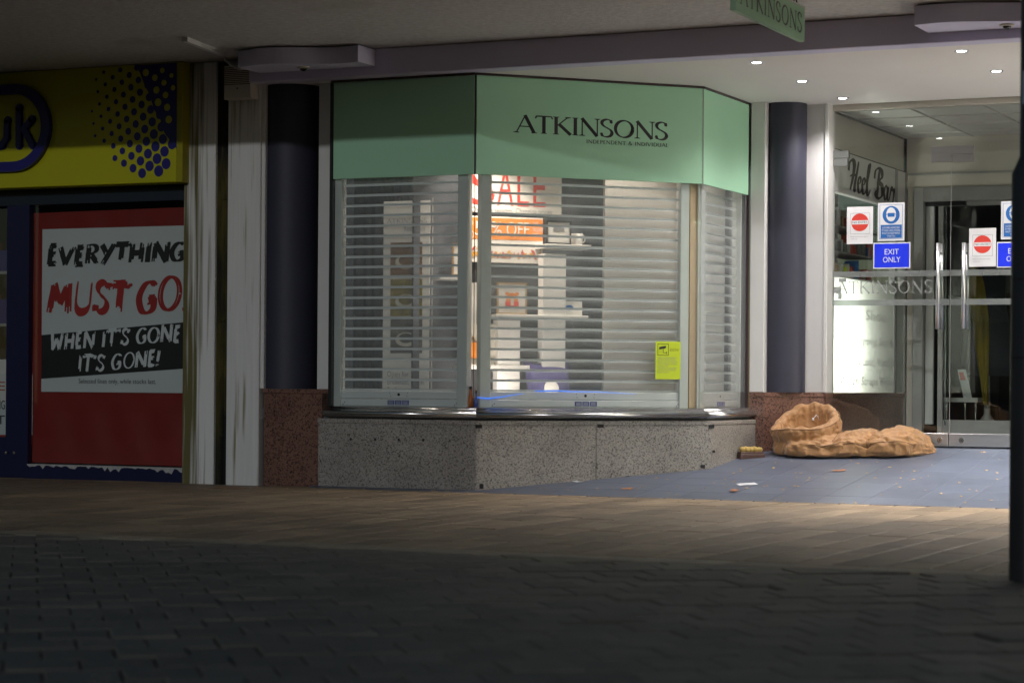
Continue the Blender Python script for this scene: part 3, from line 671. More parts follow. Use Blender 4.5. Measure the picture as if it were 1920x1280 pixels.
sans('Images are being monitored\nand recorded for the safety\nand security of our customers\nand our colleagues, as well as\nto detect crime.\nThis scheme is controlled by\nthe store. For more details\nplease contact us.', x0 + w_ * .08, z0 + h * .16, w_ * .80, h * .43, -.0085, FB).build('lettering', 'grey_print', t)

# ---- inside the bay
bf = MB(FA).prism([(-1.9, .03), (-.02, .03), (1.22, 1.33), (1.22, 2.3), (-1.9, 2.3)], .5, .585).build('window_floor', 'slate_wall'); tag(bf, kind='structure')
iw = MB().box(-1.95, -.35, .95, 1.0, .5, 3.07).build('wall_back', 'slate_wall'); tag(iw, kind='structure')
iw = MB().box(-1.98, -1.93, .06, 2.4, .5, 3.07).build('wall_left', 'slate_wall'); tag(iw, kind='structure')
iw = MB().box(-1.98, 1.285, 2.36, 2.40, .5, 3.07).build('wall_shop', 'slate_wall'); tag(iw, kind='structure')
WD = .75
dw = MB(FB).box(-.22, 1.95, WD, WD + .04, .585, 3.0).build('display_wall', 'slate_wall'); tag(dw, 'slate grey display wall behind the wide shutter', 'partition')
bw = MB(FB).box(px(FB, 1133, 500, .42)[0], 1.93, .42, .46, .585, 3.0).build('light_partition', 'beige_wall'); tag(bw, 'pale partition board inside the bay behind the CCTV notice', 'partition')
cw = MB(FC).box(.02, LC + .02, .17, .19, .585, 2.9).build('white_partition', 'display_white'); tag(cw, 'white partition board behind the narrow shutter', 'partition')
for i in range(9):
    x = -1.90 + i * .075
    if x > -1.25: break
cu = MB(FA); n = 60; pts = []
for i in range(n + 1): pts.append((-1.9 + i * .0165, .80 + .018 * math.sin(i * 1.25) + .01 * math.sin(i * .43)))
m = MB(FA); m.add([(p[0], p[1], .585) for p in pts] + [(p[0], p[1], 2.95) for p in pts], [(i, i + 1, n + 2 + i, n + 1 + i) for i in range(n)])
o = m.build('curtain', 'slate_wall', None, True); tag(o, 'grey hanging curtain behind the shaded shutter', 'curtain')
# restaurant banner
yb = .40
x0, z1 = px(FA, 719, 378, yb); x1, _ = px(FA, 806, 378, yb); z0 = .60
t = thing('banner_stand', 'tall white restaurant banner with food pictures behind the shaded shutter', 'banner', ((x0 + x1) / 2, yb, .585))
MB().box(x0, x1, yb, yb + .004, z0 + .02, z1).build('banner', 'display_white', t)
MB().box(x0 - .03, x1 + .03, yb - .04, yb + .06, .585, .62).build('base', 'alu_frame', t)
MB().tube([((x0 + x1) / 2 + .21, yb + .02, .6), ((x0 + x1) / 2 + .21, yb + .02, z1 + .02)], .008, 8).build('pole', 'alu_frame', t)
wB = x1 - x0
zz = px(FA, 760, 419, yb)[1]
lay(glyphs('ATKINSONS', thick=.14, thin=.06), x0 + wB * .06, zz, wB * .88, .04, yb - .002, W).build('lettering', 'grey_print', t)
sans('Restaurant', x0 + wB * .45, zz - .06, wB * .45, .04, yb - .002, W).build('lettering', 'grey_print', t)
mat('food_a', (.22, .13, .07), .5, var=.7, scale=14); mat('food_b', (.25, .20, .05), .5, var=.8, scale=16); mat('food_c', (.14, .13, .11), .5, var=.7, scale=12)
for (ya, yc), mm in zip(((455, 515), (524, 592), (598, 662)), ('food_a', 'food_b', 'food_c')):
    xa, zt = px(FA, 732, ya, yb); xb, zb = px(FA, 791, yc, yb); MB().box(xa, xb, yb - .003, yb - .0005, zb, zt).build('food_picture', mm, t)
    cx, cz = (xa + xb) / 2, (zt * .4 + zb * .6); MB().disc(cx, cz, .095, .055, yb - .0042, 24).build('plate_picture', 'cream', t); MB().disc(cx, cz + .01, .065, .038, yb - .0052, 20).build('meal_picture', mm, t)
sans('Open for\nbreakfast, lunch\n& afternoon tea', x0 + wB * .1, px(FA, 760, 735, yb)[1], wB * .8, .16, yb - .002, W).build('lettering', 'grey_print', t)
# little price boards on the window floor
for xa, lab in ((690, 'small cream menu card left of the restaurant banner foot'), (829, 'small cream menu card right of the restaurant banner foot')):
    X, Z = px(FA, xa, 740, .28); t = thing('menu_card', lab, 'card', (X, .28, .585))
    MB().add([(X - .09, .27, .585), (X + .09, .27, .585), (X + .09, .31, .72), (X - .09, .31, .72), (X - .09, .275, .585), (X + .09, .275, .585), (X + .09, .315, .72), (X - .09, .315, .72)],
             [(0, 1, 2, 3), (7, 6, 5, 4), (0, 4, 5, 1), (2, 6, 7, 3), (1, 5, 6, 2), (0, 3, 7, 4)]).build('card', 'cream', t)
    MB().box(X - .06, X + .06, .2905, .2915, .66, .668).build('print', 'grey_print', t)
# sale posters
yp = .60
def B(x, y, off): return px(FB, x, y, off)
xl = B(866, 330, yp)[0]; xr = B(1052, 402, yp)[0]; zt = 2.60; zb = B(1052, 404, yp)[1]
t = thing('sale_poster', 'large white SALE poster in the window behind the shutter', 'poster', (xl, yp, zb), FB)
MB(FB).box(xl, xr, yp, yp + .006, zb, zt).build('sheet', 'sale_white', t)
z0 = B(950, 386, yp)[1]
for ch, xa, xb in (('S', 875, 927), ('A', 931, 962), ('L', 969, 991), ('E', 999, 1022)):
    sans(ch, B(xa, 380, yp)[0], z0, B(xb, 380, yp)[0] - B(xa, 380, yp)[0], .30, yp - .002, FB).build('lettering', 'sale_red', t)
sans('Changing seasons. Changing prices', B(883, 403, yp)[0], B(960, 404, yp)[1] + .004, B(1034, 403, yp)[0] - B(883, 403, yp)[0], .052, yp - .002, FB).build('lettering', 'grey_print', t)
xr2 = B(1017, 450, yp - .03)[0]; y2 = yp - .03; xl = B(866, 450, y2)[0]
zt2 = B(960, 407, y2)[1]; zo = B(960, 450, y2)[1]; zb2 = B(960, 493, y2)[1]
t = thing('offer_poster', 'orange and white fifty percent off poster with autumn leaves', 'poster', (xl, y2, zb2), FB)
MB(FB).box(xl, xr2, y2, y2 + .006, zb2, zt2).build('sheet', 'sale_white', t)
MB(FB).box(xl, xr2, y2 - .002, y2 - .0005, zo, zt2 - .012).build('orange_band', 'sale_orange', t)
zc = B(950, 443, y2)[1]
sans('UP\nTO', B(876, 430, y2)[0], B(880, 446, y2)[1], .05, .13, y2 - .004, FB).build('lettering', 'sale_white', t)
sans('50%', B(890, 430, y2)[0], zc, B(940, 430, y2)[0] - B(890, 430, y2)[0], .11, y2 - .004, FB).build('lettering', 'sale_white', t)
sans('OFF', B(949, 430, y2)[0], zc, B(991, 430, y2)[0] - B(949, 430, y2)[0], .11, y2 - .004, FB).build('lettering', 'sale_white', t)
sans('SAVINGS\nTHROUGHOUT\nTHE STORE', B(998, 430, y2)[0], zc, .085, .115, y2 - .004, FB).build('lettering', 'sale_white', t)
mat('leaf_red', (.55, .08, .05), .6); mat('leaf_gold', (.75, .38, .06), .6)
for mm in ('leaf_red', 'leaf_gold'):
    m = MB(FB); r2 = random.Random(len(mm))
    for i in range(34):
        x = xl + (xr2 - xl) * r2.random(); z = zb2 + .045 + abs(r2.gauss(0, .022)); a_ = r2.random() * 6.28; s = r2.uniform(.008, .02)
        m.add([(x + s * math.cos(a_ + q * 1.57) * (1.6 if q % 2 else .7), y2 - .003 - .00005 * i, z + s * math.sin(a_ + q * 1.57) * (1.6 if q % 2 else .7)) for q in range(4)], [(0, 1, 2, 3)])
    m.build('leaf_print', mm, t)
# white uprights + shelves
def upright(xa, xb, ya, yb_, off, lab):
    X0, X1 = B(xa, 600, off)[0], B(xb, 600, off)[0]; Z1 = B((xa + xb) / 2, ya, off)[1]; Z0 = B((xa + xb) / 2, yb_, off)[1] if yb_ else .585
    o = MB(FB).bev(X0, X1, off, off + .10, Z0, Z1, .003).build('display_upright', 'display_white'); tag(o, lab, 'display stand'); return o
upright(1017, 1060, 476, None, .375, 'tall white display upright holding the mug shelf')
upright(933, 975, 600, None, .37, 'short white display upright under the framed print')
upright(873, 893, 530, 690, .62, 'white display upright glimpsed through the clear corner glass')
def shelf(xa, xb, y, off, lab, d=.24):
    X0, X1 = B(xa, y, off)[0], B(xb, y, off)[0]; Z = B((xa + xb) / 2, y, off)[1]
    o = MB(FB).bev(X0, X1, off, off + d, Z, Z + .032, .003).build('shelf', 'display_white'); tag(o, lab, 'shelf'); return Z + .032
SH = .36
zs1 = shelf(1022, 1108, 466, SH, 'highest white shelf carrying the mug')
zs2 = shelf(930, 1103, 598, SH, 'long white shelf carrying the framed orange print')
zs3 = shelf(868, 993, 692, SH, 'lowest white shelf carrying the canvas bag')
zs4 = shelf(824, 866, 524, SH + .05, 'short white shelf at the edge of the shaded shutter', .2)
def frame(xa, xb, ya, z0, off, lab, rim, inner=None):
    X0, X1 = B(xa, ya, off)[0], B(xb, ya, off)[0]; Z1 = B(xa, ya, off)[1]
    t = thing('picture_frame', lab, 'picture', ((X0 + X1) / 2, off, z0), FB); e = .012
    m = MB(FB)
    for q in ((X0, X1, z0, z0 + e), (X0, X1, Z1 - e, Z1), (X0, X0 + e, z0 + e, Z1 - e), (X1 - e, X1, z0 + e, Z1 - e)): m.box(q[0], q[1], off, off + .02, q[2], q[3])
    m.build('rim', rim, t); MB(FB).box(X0 + e, X1 - e, off + .008, off + .018, z0 + e, Z1 - e).build('mount', 'sale_white', t)
    cx, cz = (X0 + X1) / 2, (z0 + Z1) / 2; return t, cx, cz, X1 - X0, Z1 - z0
t, cx, cz, w1, h1 = frame(932, 988, 529, zs2, SH + .02, 'oak framed print with an orange animal head', 'oak')
MB(FB).disc(cx, cz - .005, w1 * .2, h1 * .2, SH + .024, 14).build('print', 'sale_orange', t); MB(FB).box(cx - w1 * .22, cx + w1 * .22, SH + .022, SH + .026, cz - h1 * .24, cz - h1 * .1).build('print', 'sale_red', t)
for s in (-1, 1): MB(FB).disc(cx + s * w1 * .17, cz + h1 * .15, w1 * .07, h1 * .05, SH + .0232, 10).build('print', 'sale_orange', t)
MB(FB).box(cx - w1 * .05, cx + w1 * .05, SH + .0205, SH + .0215, cz - h1 * .22, cz + h1 * .05).build('print', 'cream', t)
t, cx, cz, w1, h1 = frame(1024, 1071, 413, zs1, SH + .02, 'thin black framed card beside the white mug', 'black_plastic')
MB(FB).box(cx - w1 * .22, cx + w1 * .22, SH + .024, SH + .027, cz + h1 * .08, cz + h1 * .32).build('print', 'grey_print', t)
t, cx, cz, w1, h1 = frame(848, 868, 455, zs4, SH + .08, 'small oak framed print on the short shelf', 'oak')
for xa, xb, lab, pm in ((1014, 1050, 'white greeting card with a red bird drawing', 'sale_red'), (1051, 1091, 'white greeting card with a small blue picture', 'mask_blue')):
    X0, X1 = B(xa, 580, SH + .05)[0], B(xb, 580, SH + .05)[0]; t = thing('greeting_card', lab, 'card', ((X0 + X1) / 2, SH + .05, zs2), FB)
    MB(FB).box(X0, X1, SH + .05, SH + .056, zs2, zs2 + .11).build('card', 'sale_white', t); MB(FB).disc((X0 + X1) / 2 - .02, zs2 + .06, .035, .022, SH + .048, 12).build('print', pm, t)
X = B(1083, 450, SH + .06)[0]; t = thing('mug', 'white china mug standing on the highest shelf', 'mug', (X, SH + .08, zs1), FB)
m = MB(FB); m.lathe([(.036, 0), (.043, .012), (.044, .09), (.040, .09), (.038, .02)], (X, SH + .08, zs1), 20); m.build('cup', 'display_white', t, True)
MB(FB).tube([(X + .042 + .026 * math.sin(a_), SH + .08, zs1 + .05 + .03 * math.cos(a_)) for a_ in [math.pi * i / 8 for i in range(9)]], .006, 8).build('handle', 'display_white', t, True)
# cushion with moon
X0, Z1 = B(992, 668, .30); X1 = B(1080, 668, .30)[0]; cx = (X0 + X1) / 2; hw = (X1 - X0) / 2; hh = .19; cz = .585 + hh
t = thing('cushion', 'purple cushion printed with a pale full moon', 'cushion', (cx, .30, .585), FB)
m = MB(FB); N = 16; vs = []; fs = []
for sd_ in (-1, 1):
    for j in range(N + 1):
        for i in range(N + 1):
            a_, b_ = i / N * 2 - 1, j / N * 2 - 1; th1 = .085 * ((1 - a_ * a_) * (1 - b_ * b_)) ** .45
            sx = a_ * (1 - .10 * (1 - b_ * b_) * abs(a_)) ; sz = b_ * (1 - .12 * (1 - a_ * a_) * abs(b_))
            vs.append((cx + hw * sx, .34 + sd_ * th1 + (cz + hh * sz - .585) * .25, cz + hh * sz))
for s in range(2):
    o_ = s * (N + 1) ** 2
    for j in range(N):
        for i in range(N): q = [o_ + j * (N + 1) + i, o_ + j * (N + 1) + i + 1, o_ + (j + 1) * (N + 1) + i + 1, o_ + (j + 1) * (N + 1) + i]; fs.append(q if s == 0 else q[::-1])
m.add(vs, fs); m.build('cover', 'purple_fabric', t, True)
def on_cushion(nm, mm, ox, oz, rx, rz, lift):
    k = MB(FB); pts = []
    for q in range(22):
        a_ = 2 * math.pi * q / 22; x = ox + rx * math.cos(a_); z = oz + rz * math.sin(a_); pts.append((x, z))
    def yy(x, z):
        a_ = max(-.97, min(.97, (x - cx) / hw)); b_ = max(-.97, min(.97, (z - cz) / hh)); return .34 - .085 * ((1 - a_ * a_) * (1 - b_ * b_)) ** .45 + (z - .585) * .25 - lift
    vs = [(ox, yy(ox, oz), oz)]
    for f in (.35, .7, 1): vs += [(ox + (p[0] - ox) * f, yy(ox + (p[0] - ox) * f, oz + (p[1] - oz) * f), oz + (p[1] - oz) * f) for p in pts]
    n = 22; fs = [(0, 1 + i, 1 + (i + 1) % n) for i in range(n)]
    for r_ in range(2): fs += [(1 + r_ * n + i, 1 + (r_ + 1) * n + i, 1 + (r_ + 1) * n + (i + 1) % n, 1 + r_ * n + (i + 1) % n) for i in range(n)]
    k.add(vs, fs); k.build(nm, mm, t, True)
on_cushion('moon_print', 'sale_white', cx - .01, cz - .02, .06, .06, .004)
on_cushion('hill_print', 'cream', cx - .07, cz - .14, .09, .04, .005)
on_cushion('hill_print', 'grey_print', cx + .10, cz - .13, .07, .04, .005)
# canvas bag on the lowest shelf, seen at the clear corner
X0, X1 = B(872, 650, SH + .06)[0], B(936, 650, SH + .06)[0]; zt = B(930, 608, SH + .06)[1]
t = thing('canvas_bag', 'cream canvas tote bag with an orange tag on the lowest shelf', 'bag', ((X0 + X1) / 2, SH + .06, zs3), FB)
m = MB(FB); m.add([(X0, SH + .05, zs3), (X1, SH + .05, zs3), (X1 + .01, SH + .08, zt), (X0 - .01, SH + .08, zt), (X0, SH + .17, zs3), (X1, SH + .17, zs3), (X1 + .01, SH + .12, zt), (X0 - .01, SH + .12, zt)],
      [(0, 1, 2, 3), (5, 4, 7, 6), (1, 5, 6, 2), (4, 0, 3, 7), (0, 4, 5, 1)]); m.build('body', 'cream', t)
MB(FB).tube([(X0 + .06 + .07 * (1 - math.cos(a_)), SH + .068, zt - .09 + -.05 * math.sin(a_)) for a_ in [math.pi * i / 8 for i in range(9)]], .006, 6).build('handle', 'kraft', t)
MB(FB).box(X0 + .02, X0 + .10, SH + .046, SH + .05, zs3 + .05, zs3 + .17).build('tag', 'sale_orange', t)
# bottles in the corner
for x, y, lab, mm, h in ((882, .10, 'orange bottle standing in the clear glass corner', 'bottle_orange', .16), (893, .10, 'blue and pink bottle standing in the clear glass corner', 'bottle_blue', .13)):
    X = px(FB, x, 750, y)[0]; t = thing('bottle', lab, 'bottle', (X, y, .585), FB)
    MB(FB).lathe([(.0005, 0), (.022, 0), (.022, h * .6), (.009, h * .78), (.009, h)], (X, y, .585), 16).build('body', mm, t, True)
    MB(FB).lathe([(.011, h), (.011, h + .02), (.0005, h + .02)], (X, y, .585), 12).build('cap', 'black_plastic', t, True)
t = thing('round_box', 'round patterned gift box in front of the purple cushion', 'box', (B(1022, 735, .2)[0], .2, .585), FB)
X = B(1022, 735, .2)[0]; MB(FB).lathe([(.0005, 0), (.085, 0), (.085, .045), (.0005, .045)], (X, .22, .585), 24).build('base', 'leaf_red', t, True); MB(FB).lathe([(.09, .04), (.09, .062), (.0005, .07)], (X, .22, .585), 24).build('lid', 'cream', t, True)
# blue reflection low in the window glass, drawn as thin glowing tubes
for pts_, lab in (([(894, 745), (915, 747), (940, 744), (962, 740), (984, 737.5)], 'short glowing strip drawn as a blue reflection at the foot of the clear glass corner'), ([(1003, 733), (1045, 732.5), (1070, 734), (1120, 734.5), (1192, 738.5)], 'long glowing strip drawn as a blue reflection along the foot of the wide shutter')):
    o = MB(FB).tube([(px(FB, x, y, .018)[0], .018, px(FB, x, y, .018)[1]) for x, y in pts_], [.0045, .005, .004, .003, .001], 6).build('blue_reflection', 'reflection_blue', None, True); tag(o, lab, 'reflection')
# display lamps behind the fascia (the lit window)
def lamp(x, y, tx, ty, tz, p, lab, fr=FB, size=70):
    t = thing('display_spotlight', lab, 'spotlight', (x, y, 2.98), fr)
    a_ = Vector((x, y, 2.93)); d = (Vector((tx, ty, tz)) - a_).normalized()
    MB(fr).tube([a_ - d * .05, a_ + d * .05], .035, 14, False).build('can', 'black_plastic', t); MB(fr).tube([a_ - d * .03, (x, y, 3.076)], .008, 6).build('stem', 'black_plastic', t)
    l = light(t, 'SPOT', 'bulb', a_ + d * .06, p, (1, .88, .76), fr, spot_size=R(size), spot_blend=.7, shadow_soft_size=.04)
    dl = (rootm(t).inverted() @ fr).to_3x3() @ d; l.rotation_euler = dl.to_track_quat('-Z', 'Y').to_euler()
lamp(.05, .32, .25, .62, 1.9, 62, 'spotlight above the SALE poster inside the bay')
lamp(.40, .15, .40, .38, .9, 110, 'spotlight above the framed print inside the bay', size=80)
def uplight(x, y, z, tx, ty, tz, p, lab):
    t = thing('floor_spotlight', lab, 'spotlight', (x, y, .585), FB); a_ = Vector((x, y, z)); d = (Vector((tx, ty, tz)) - a_).normalized()
    MB(FB).tube([a_ - d * .04, a_ + d * .02], .025, 12, False).build('can', 'black_plastic', t); MB(FB).tube([a_ - d * .02, (x, y, .586)], .007, 6).build('stem', 'black_plastic', t)
    l = light(t, 'SPOT', 'bulb', a_ + d * .03, p, (1, .88, .80), FB, spot_size=R(130), spot_blend=.8, shadow_soft_size=.03)
    l.rotation_euler = ((rootm(t).inverted() @ FB).to_3x3() @ d).to_track_quat('-Z', 'Y').to_euler()
uplight(.22, .14, .66, .32, .40, 0.95, 10, 'small floor spotlight at the clear glass corner')
uplight(.72, .14, .66, .66, .40, 1.0, 1.5, 'small floor spotlight beside the purple cushion')
lamp(.5, .125, .5, .165, .9, 45, 'spotlight above the white partition behind the narrow shutter', FC, 110)
lamp(1.30, .14, 1.45, .42, 1.2, 42, 'spotlight above the pale partition inside the bay', size=90)
lamp(-.75, .20, -.7, .5, 1.3, 16, 'dim spotlight above the restaurant banner', FA, 90)

# ================================================================== left shop: pilasters, black column, fascia, window
YPL = -.03
ul, _ = px(W, 342, 600, YPL); um0, _ = px(W, 402, 500, YPL); um1, _ = px(W, 425, 500, YPL); ur, _ = px(W, 486, 500, YPL)
def pil(u0, u1, lab, flip):
    t = thing('pilaster', lab, 'pilaster', (u0, YPL, RZ), rz=0)
    m = MB().bev(u0, u1, YPL, .45, RZ - .03, CZ - .006, .006); o = m.build('shaft', 'white_render' if flip else 'stained_white', t)
    if flip: o.scale = (1, 1, 1)
    return t
t = pil(ul, um0, 'white pilaster with yellow green streaks beside the red poster window', False)
t = pil(um1, ur, 'white pilaster carrying the alarm box', True)
def pipe(u0, u1):
    t = thing('mossy_channel', 'dark mossy drainage channel between the two white pilasters', 'channel', ((u0 + u1) / 2, .1, RZ))
    MB().box(u0 - .01, u1 + .01, .0, .14, RZ - .02, CZ - .01).build('back', 'moss', t)
    MB().tube([((u0 + u1) / 2, .012, RZ), ((u0 + u1) / 2, .012, CZ - .05)], .022, 12).build('downpipe', 'moss', t, True)
    for z in (.35, 1.25, 2.2): MB().tube([((u0 + u1) / 2, .012, z), ((u0 + u1) / 2, .012, z + .04)], .026, 12).build('bracket', 'moss', t, True)
pipe(um0, um1)
# narrow white strip, black round column, panel, red granite base (left)
us1, _ = px(W, 497, 500, 0)
o = MB().bev(ur + .002, us1, -.015, .3, .735, SZ + .02, .004).build('white_strip', 'white_paint'); tag(o, 'narrow white upright strip between pilaster and black column', 'panel')
def column(cx, cy, r, z0, z1, lab):
    o = MB().lathe([(r, z0), (r, z1)], (cx, cy, 0), 48).build('round_column', 'column_black', None, True); tag(o, lab, 'column'); return o
cl = .5 * (px(W, 497, 500, .22)[0] + px(W, 594, 500, .22)[0]); rl = .5 * (px(W, 594, 500, .22)[0] - px(W, 497, 500, .22)[0]) * .97
column(cl, .22, rl, .735, SZ + .03, 'glossy black round column beside the shaded shutter')
o = MB().lathe([(rl + .04, SZ), (rl + .04, SZ + .07)], (cl, .22, 0), 40).build('column_collar', 'lavender_paint', None, True); tag(o, 'lavender collar round the head of the black column', 'collar')
pl0, pl1 = px(W, 595, 500, .10)[0], px(W, 621, 500, .10)[0]
o = MB().bev(pl0, pl1 + .012, .10, .3, .735, SZ + .02, .004).build('cladding_board', 'white_paint'); tag(o, 'white upright panel between black column and shaded shutter', 'panel')
t = thing('granite_base', 'polished red granite base under the black column by the shaded shutter', 'column base', (cl, 0, RZ))
g0 = px(W, 491, 800, -.01)[0]; g1 = px(W, 516, 800, -.01)[0]; g2 = q0.x + .02
MB().bev(g0, g1 - .001, .012, .42, RZ - .03, .700, .003).build('panel', 'red_granite', t)
MB().bev(g1 + .001, g2, -.002, .42, RZ - .03, .700, .003).build('panel', 'red_granite', t)
MB().bev(g0 - .004, g2 + .07, -.008, .42, .7005, .735, .004).build('coping', 'red_granite', t)
# alarm box with louvres + loose cable
x0, z1 = px(W, 419, 124, -.14); x1, z0 = px(W, 470, 184, -.14)
t = thing('alarm_box', 'beige louvred alarm box fixed high on the white pilaster', 'alarm box', ((x0 + x1) / 2, YPL, z0))
MB().bev(x0, x1, -.14, YPL - .001, z0, z1, .008).build('casing', 'plastic_beige', t)
for i in range(10):
    z = z0 + (z1 - z0) * (.42 + i * .055); MB().box(x0 + .006, x1 - .006, -.1415, -.139, z, z + .006).build('louvre', 'plastic_slot', t)
MB().disc((x0 + x1) / 2, z0 + .08, .008, .008, -.1412, 10).build('lens', 'plastic_slot', t)
pts = []
for x, y in ((421, 78), (419, 95), (421, 113), (434, 124), (450, 131), (462, 128), (466, 123)):
    a_ = px(W, x, y, -.17); pts.append((a_[0], -.17, a_[1]))
pts[0] = (pts[0][0], -.17, CZ + .005)
o = MB().tube(pts, .008, 8).build('loose_cable', 'cable', None, True); tag(o, 'loose white cable looping down to the alarm box', 'cable')
# yellow fascia sign
YY = -.12
xr, zt = px(W, 343.5, 110, YY); zb = px(W, 343, 340.5, YY)[1]
xe = px(W, 331, 200, YY)[0]
sg = thing('shop_sign', 'yellow fascia sign with navy dots and rounded logo', 'shop sign', (-4.5, YY, zb))
MB().bev(-8.5, xe, YY, .05, zb, CZ - .004, .004).build('board', 'yellow_board', sg)
MB().bev(xe + .001, xr, YY - .006, .05, zb - .004, CZ - .005, .004).build('end_strip', 'yellow_edge', sg)
def lat():
    out = []
    for i in range(-14, 24):
        for j in range(-6, 16):
            x = 175 + 17.0 * i - 3.0 * j; y = 232 + 9.4 * i - 23.0 * j
            if 150 < x < 333 and 108 < y < 345: out.append((x, y))
    return out
bx0 = lambda y: 240 + (y - 112) * .52          # where dots merge to solid navy
nav, yel = MB(), MB(); zedge = px(W, 250, 112, YY)[1]
poly = [px(W, x, y, YY) for x, y in ((252, 113), (331, 107), (331, 280), (322, 268), (308, 250), (300, 224), (288, 205), (281, 180), (270, 158), (262, 136))]
nav.add([(p[0], YY - .0012, min(p[1], CZ - .01)) for p in poly], [list(range(len(poly)))[::-1]])
for x, y in lat():
    d = x - bx0(y)
    X, Z = px(W, x, y, YY)
    if Z > CZ - .02: continue
    if d < 14:
        edge = 172 + max(0, y - 262) * 1.15
        if x < edge: continue
        r = (1.6 + 6.6 * min(1, max(0, (x - 165) / 125)) ** .8 * (.65 + .55 * (y - 110) / 230)) / 215
        if X + r > xe - .002 or Z - r * 1.05 < zb + .004: continue
        nav.disc(X, Z, r, r * 1.05, YY - .0016, 14)
    elif x < 328 and y < 275:
        r = (6.8 - 4.4 * min(1, (d - 14) / 85)) / 215
        if X + r > xe - .002: continue
        yel.disc(X, Z, r, r, YY - .0020, 12)
for q_ in (nav.build('dot_print', 'navy', sg), yel.build('dot_print', 'yellow_board', sg)): q_['kind'] = 'stuff'
cx, cz = px(W, 31, 241, YY); ro = .352; ri = .272
def stadium(r, y): return [(cx + r * math.cos(a_), y, cz + r * math.sin(a_)) for a_ in [-math.pi / 2 + math.pi * i / 24 for i in range(25)]] + [(-6.2, y, cz + r), (-6.2, y, cz - r)]
m = MB(); A_, B_ = stadium(ro, YY - .05), stadium(ri, YY - .05); n = len(A_); C_, D_ = stadium(ro, YY), stadium(ri, YY - .02)
m.add(A_ + B_ + C_ + D_, [(i, (i + 1) % n, n + (i + 1) % n, n + i) for i in range(n)] + [(2 * n + i, 2 * n + (i + 1) % n, (i + 1) % n, i) for i in range(n)] + [(n + i, n + (i + 1) % n, 3 * n + (i + 1) % n, 3 * n + i) for i in range(n)])
m.build('logo_ring', 'navy', sg)
m = MB(); m.add(stadium(ri, YY - .02), [list(range(n))]); m.build('logo_face', 'yellow_board', sg)
def fat(pts_px, r):
    pts = [(*px(W, x, y, YY - .04),) for x, y in pts_px]; m = MB()
    for sc_, yo in ((1.0, -.03), (.72, -.045)):
        for i, p in enumerate(pts):
            m.disc(p[0], p[1], r * sc_, r * sc_, YY + yo - .0003 * i, 16, YY - .01 if sc_ == 1 else None)
            if i:
                q = pts[i - 1]; dx, dz = p[0] - q[0], p[1] - q[1]; l = math.hypot(dx, dz); nx, nz = -dz / l * r * sc_, dx / l * r * sc_
                m.add([(q[0] + nx, YY + yo, q[1] + nz), (p[0] + nx, YY + yo, p[1] + nz), (p[0] - nx, YY + yo, p[1] - nz), (q[0] - nx, YY + yo, q[1] - nz)], [(0, 1, 2, 3)])
    return m
fat([(34, 203), (34, 272)], .038).build('letter', 'navy', sg)
fat([(58, 224), (44, 242), (59, 272)], .036).build('letter', 'navy', sg)
fat([(12, 226), (11, 258), (3, 272), (-8, 275), (-18, 265), (-22, 225)], .036).build('letter', 'navy', sg)
# shop window: frame, stall riser, glass, red backing, poster
YW = .10
zs = zb
fx1 = ul + .02
t = thing('storefront', 'navy framed shop window and door left of the white pilaster', 'shop front', (-4.2, YW, RZ))
MB().box(-8.5, fx1, YW, YW + .1, 2.22, zs + .1).build('head_frame', 'teal_frame', t)
xj = px(W, 55, 600, YW)[0]; xd0 = px(W, 33, 600, YW)[0]
zr = px(W, 200, 872, YW)[1]
MB().bev(xj, fx1, YW - .02, YW + .1, RZ - .03, zr - .012, .004).build('stall_riser', 'navy_frame', t)
m = MB(); r3 = random.Random(3); n = 60; xs_ = [xj + (fx1 - xj) * i / n for i in range(n + 1)]; zz_ = [zr - .012 - .012 * abs(r3.gauss(0, 1)) ** 1.5 for _ in xs_]
m.add([(x, YW - .0225, zr - .006) for x in xs_] + [(x, YW - .0225, max(z, zr - .06)) for x, z in zip(xs_, zz_)], [(n + 1 + i, n + 2 + i, i + 1, i) for i in range(n)]); m.build('peeling_paint', 'peeled_paint', t)
MB().box(xj, fx1, YW - .022, YW + .1, zr - .0115, zr - .004).build('riser_cap', 'peeled_paint', t)
MB().box(xd0 - .02, xj - .003, YW - .01, YW + .09, RZ - .02, 2.22).build('door_jamb', 'navy_frame', t)
MB().box(xj - .002, fx1, YW + .03, YW + .036, zr, 2.22).build('glass_pane', 'pane_glass', t)
xs0 = px(W, 10, 600, YW)[0]
dr = MB().box(xs0, xd0 - .022, YW + .01, YW + .06, RZ, 2.22).build('door_stile', 'navy_frame', t)
MB().box(-6.3, xs0 - .001, YW + .011, YW + .059, RZ, .32).build('kick_rail', 'navy_frame', t)
MB().box(-6.3, xs0 - .001, YW + .03, YW + .035, .32, 2.2).build('glass_pane', 'pane_glass', t)
MB().box(-8.5, -6.3, YW, YW + .1, RZ, 2.22).build('side_panel', 'navy_frame', t)
for z in (.22,):
    for xx in (12, 27): X = px(W, xx, 848, YW)[0]; MB().disc(X, px(W, xx, 848, YW)[1], .012, .012, YW - .011, 12, YW).build('lock', 'steel', t)
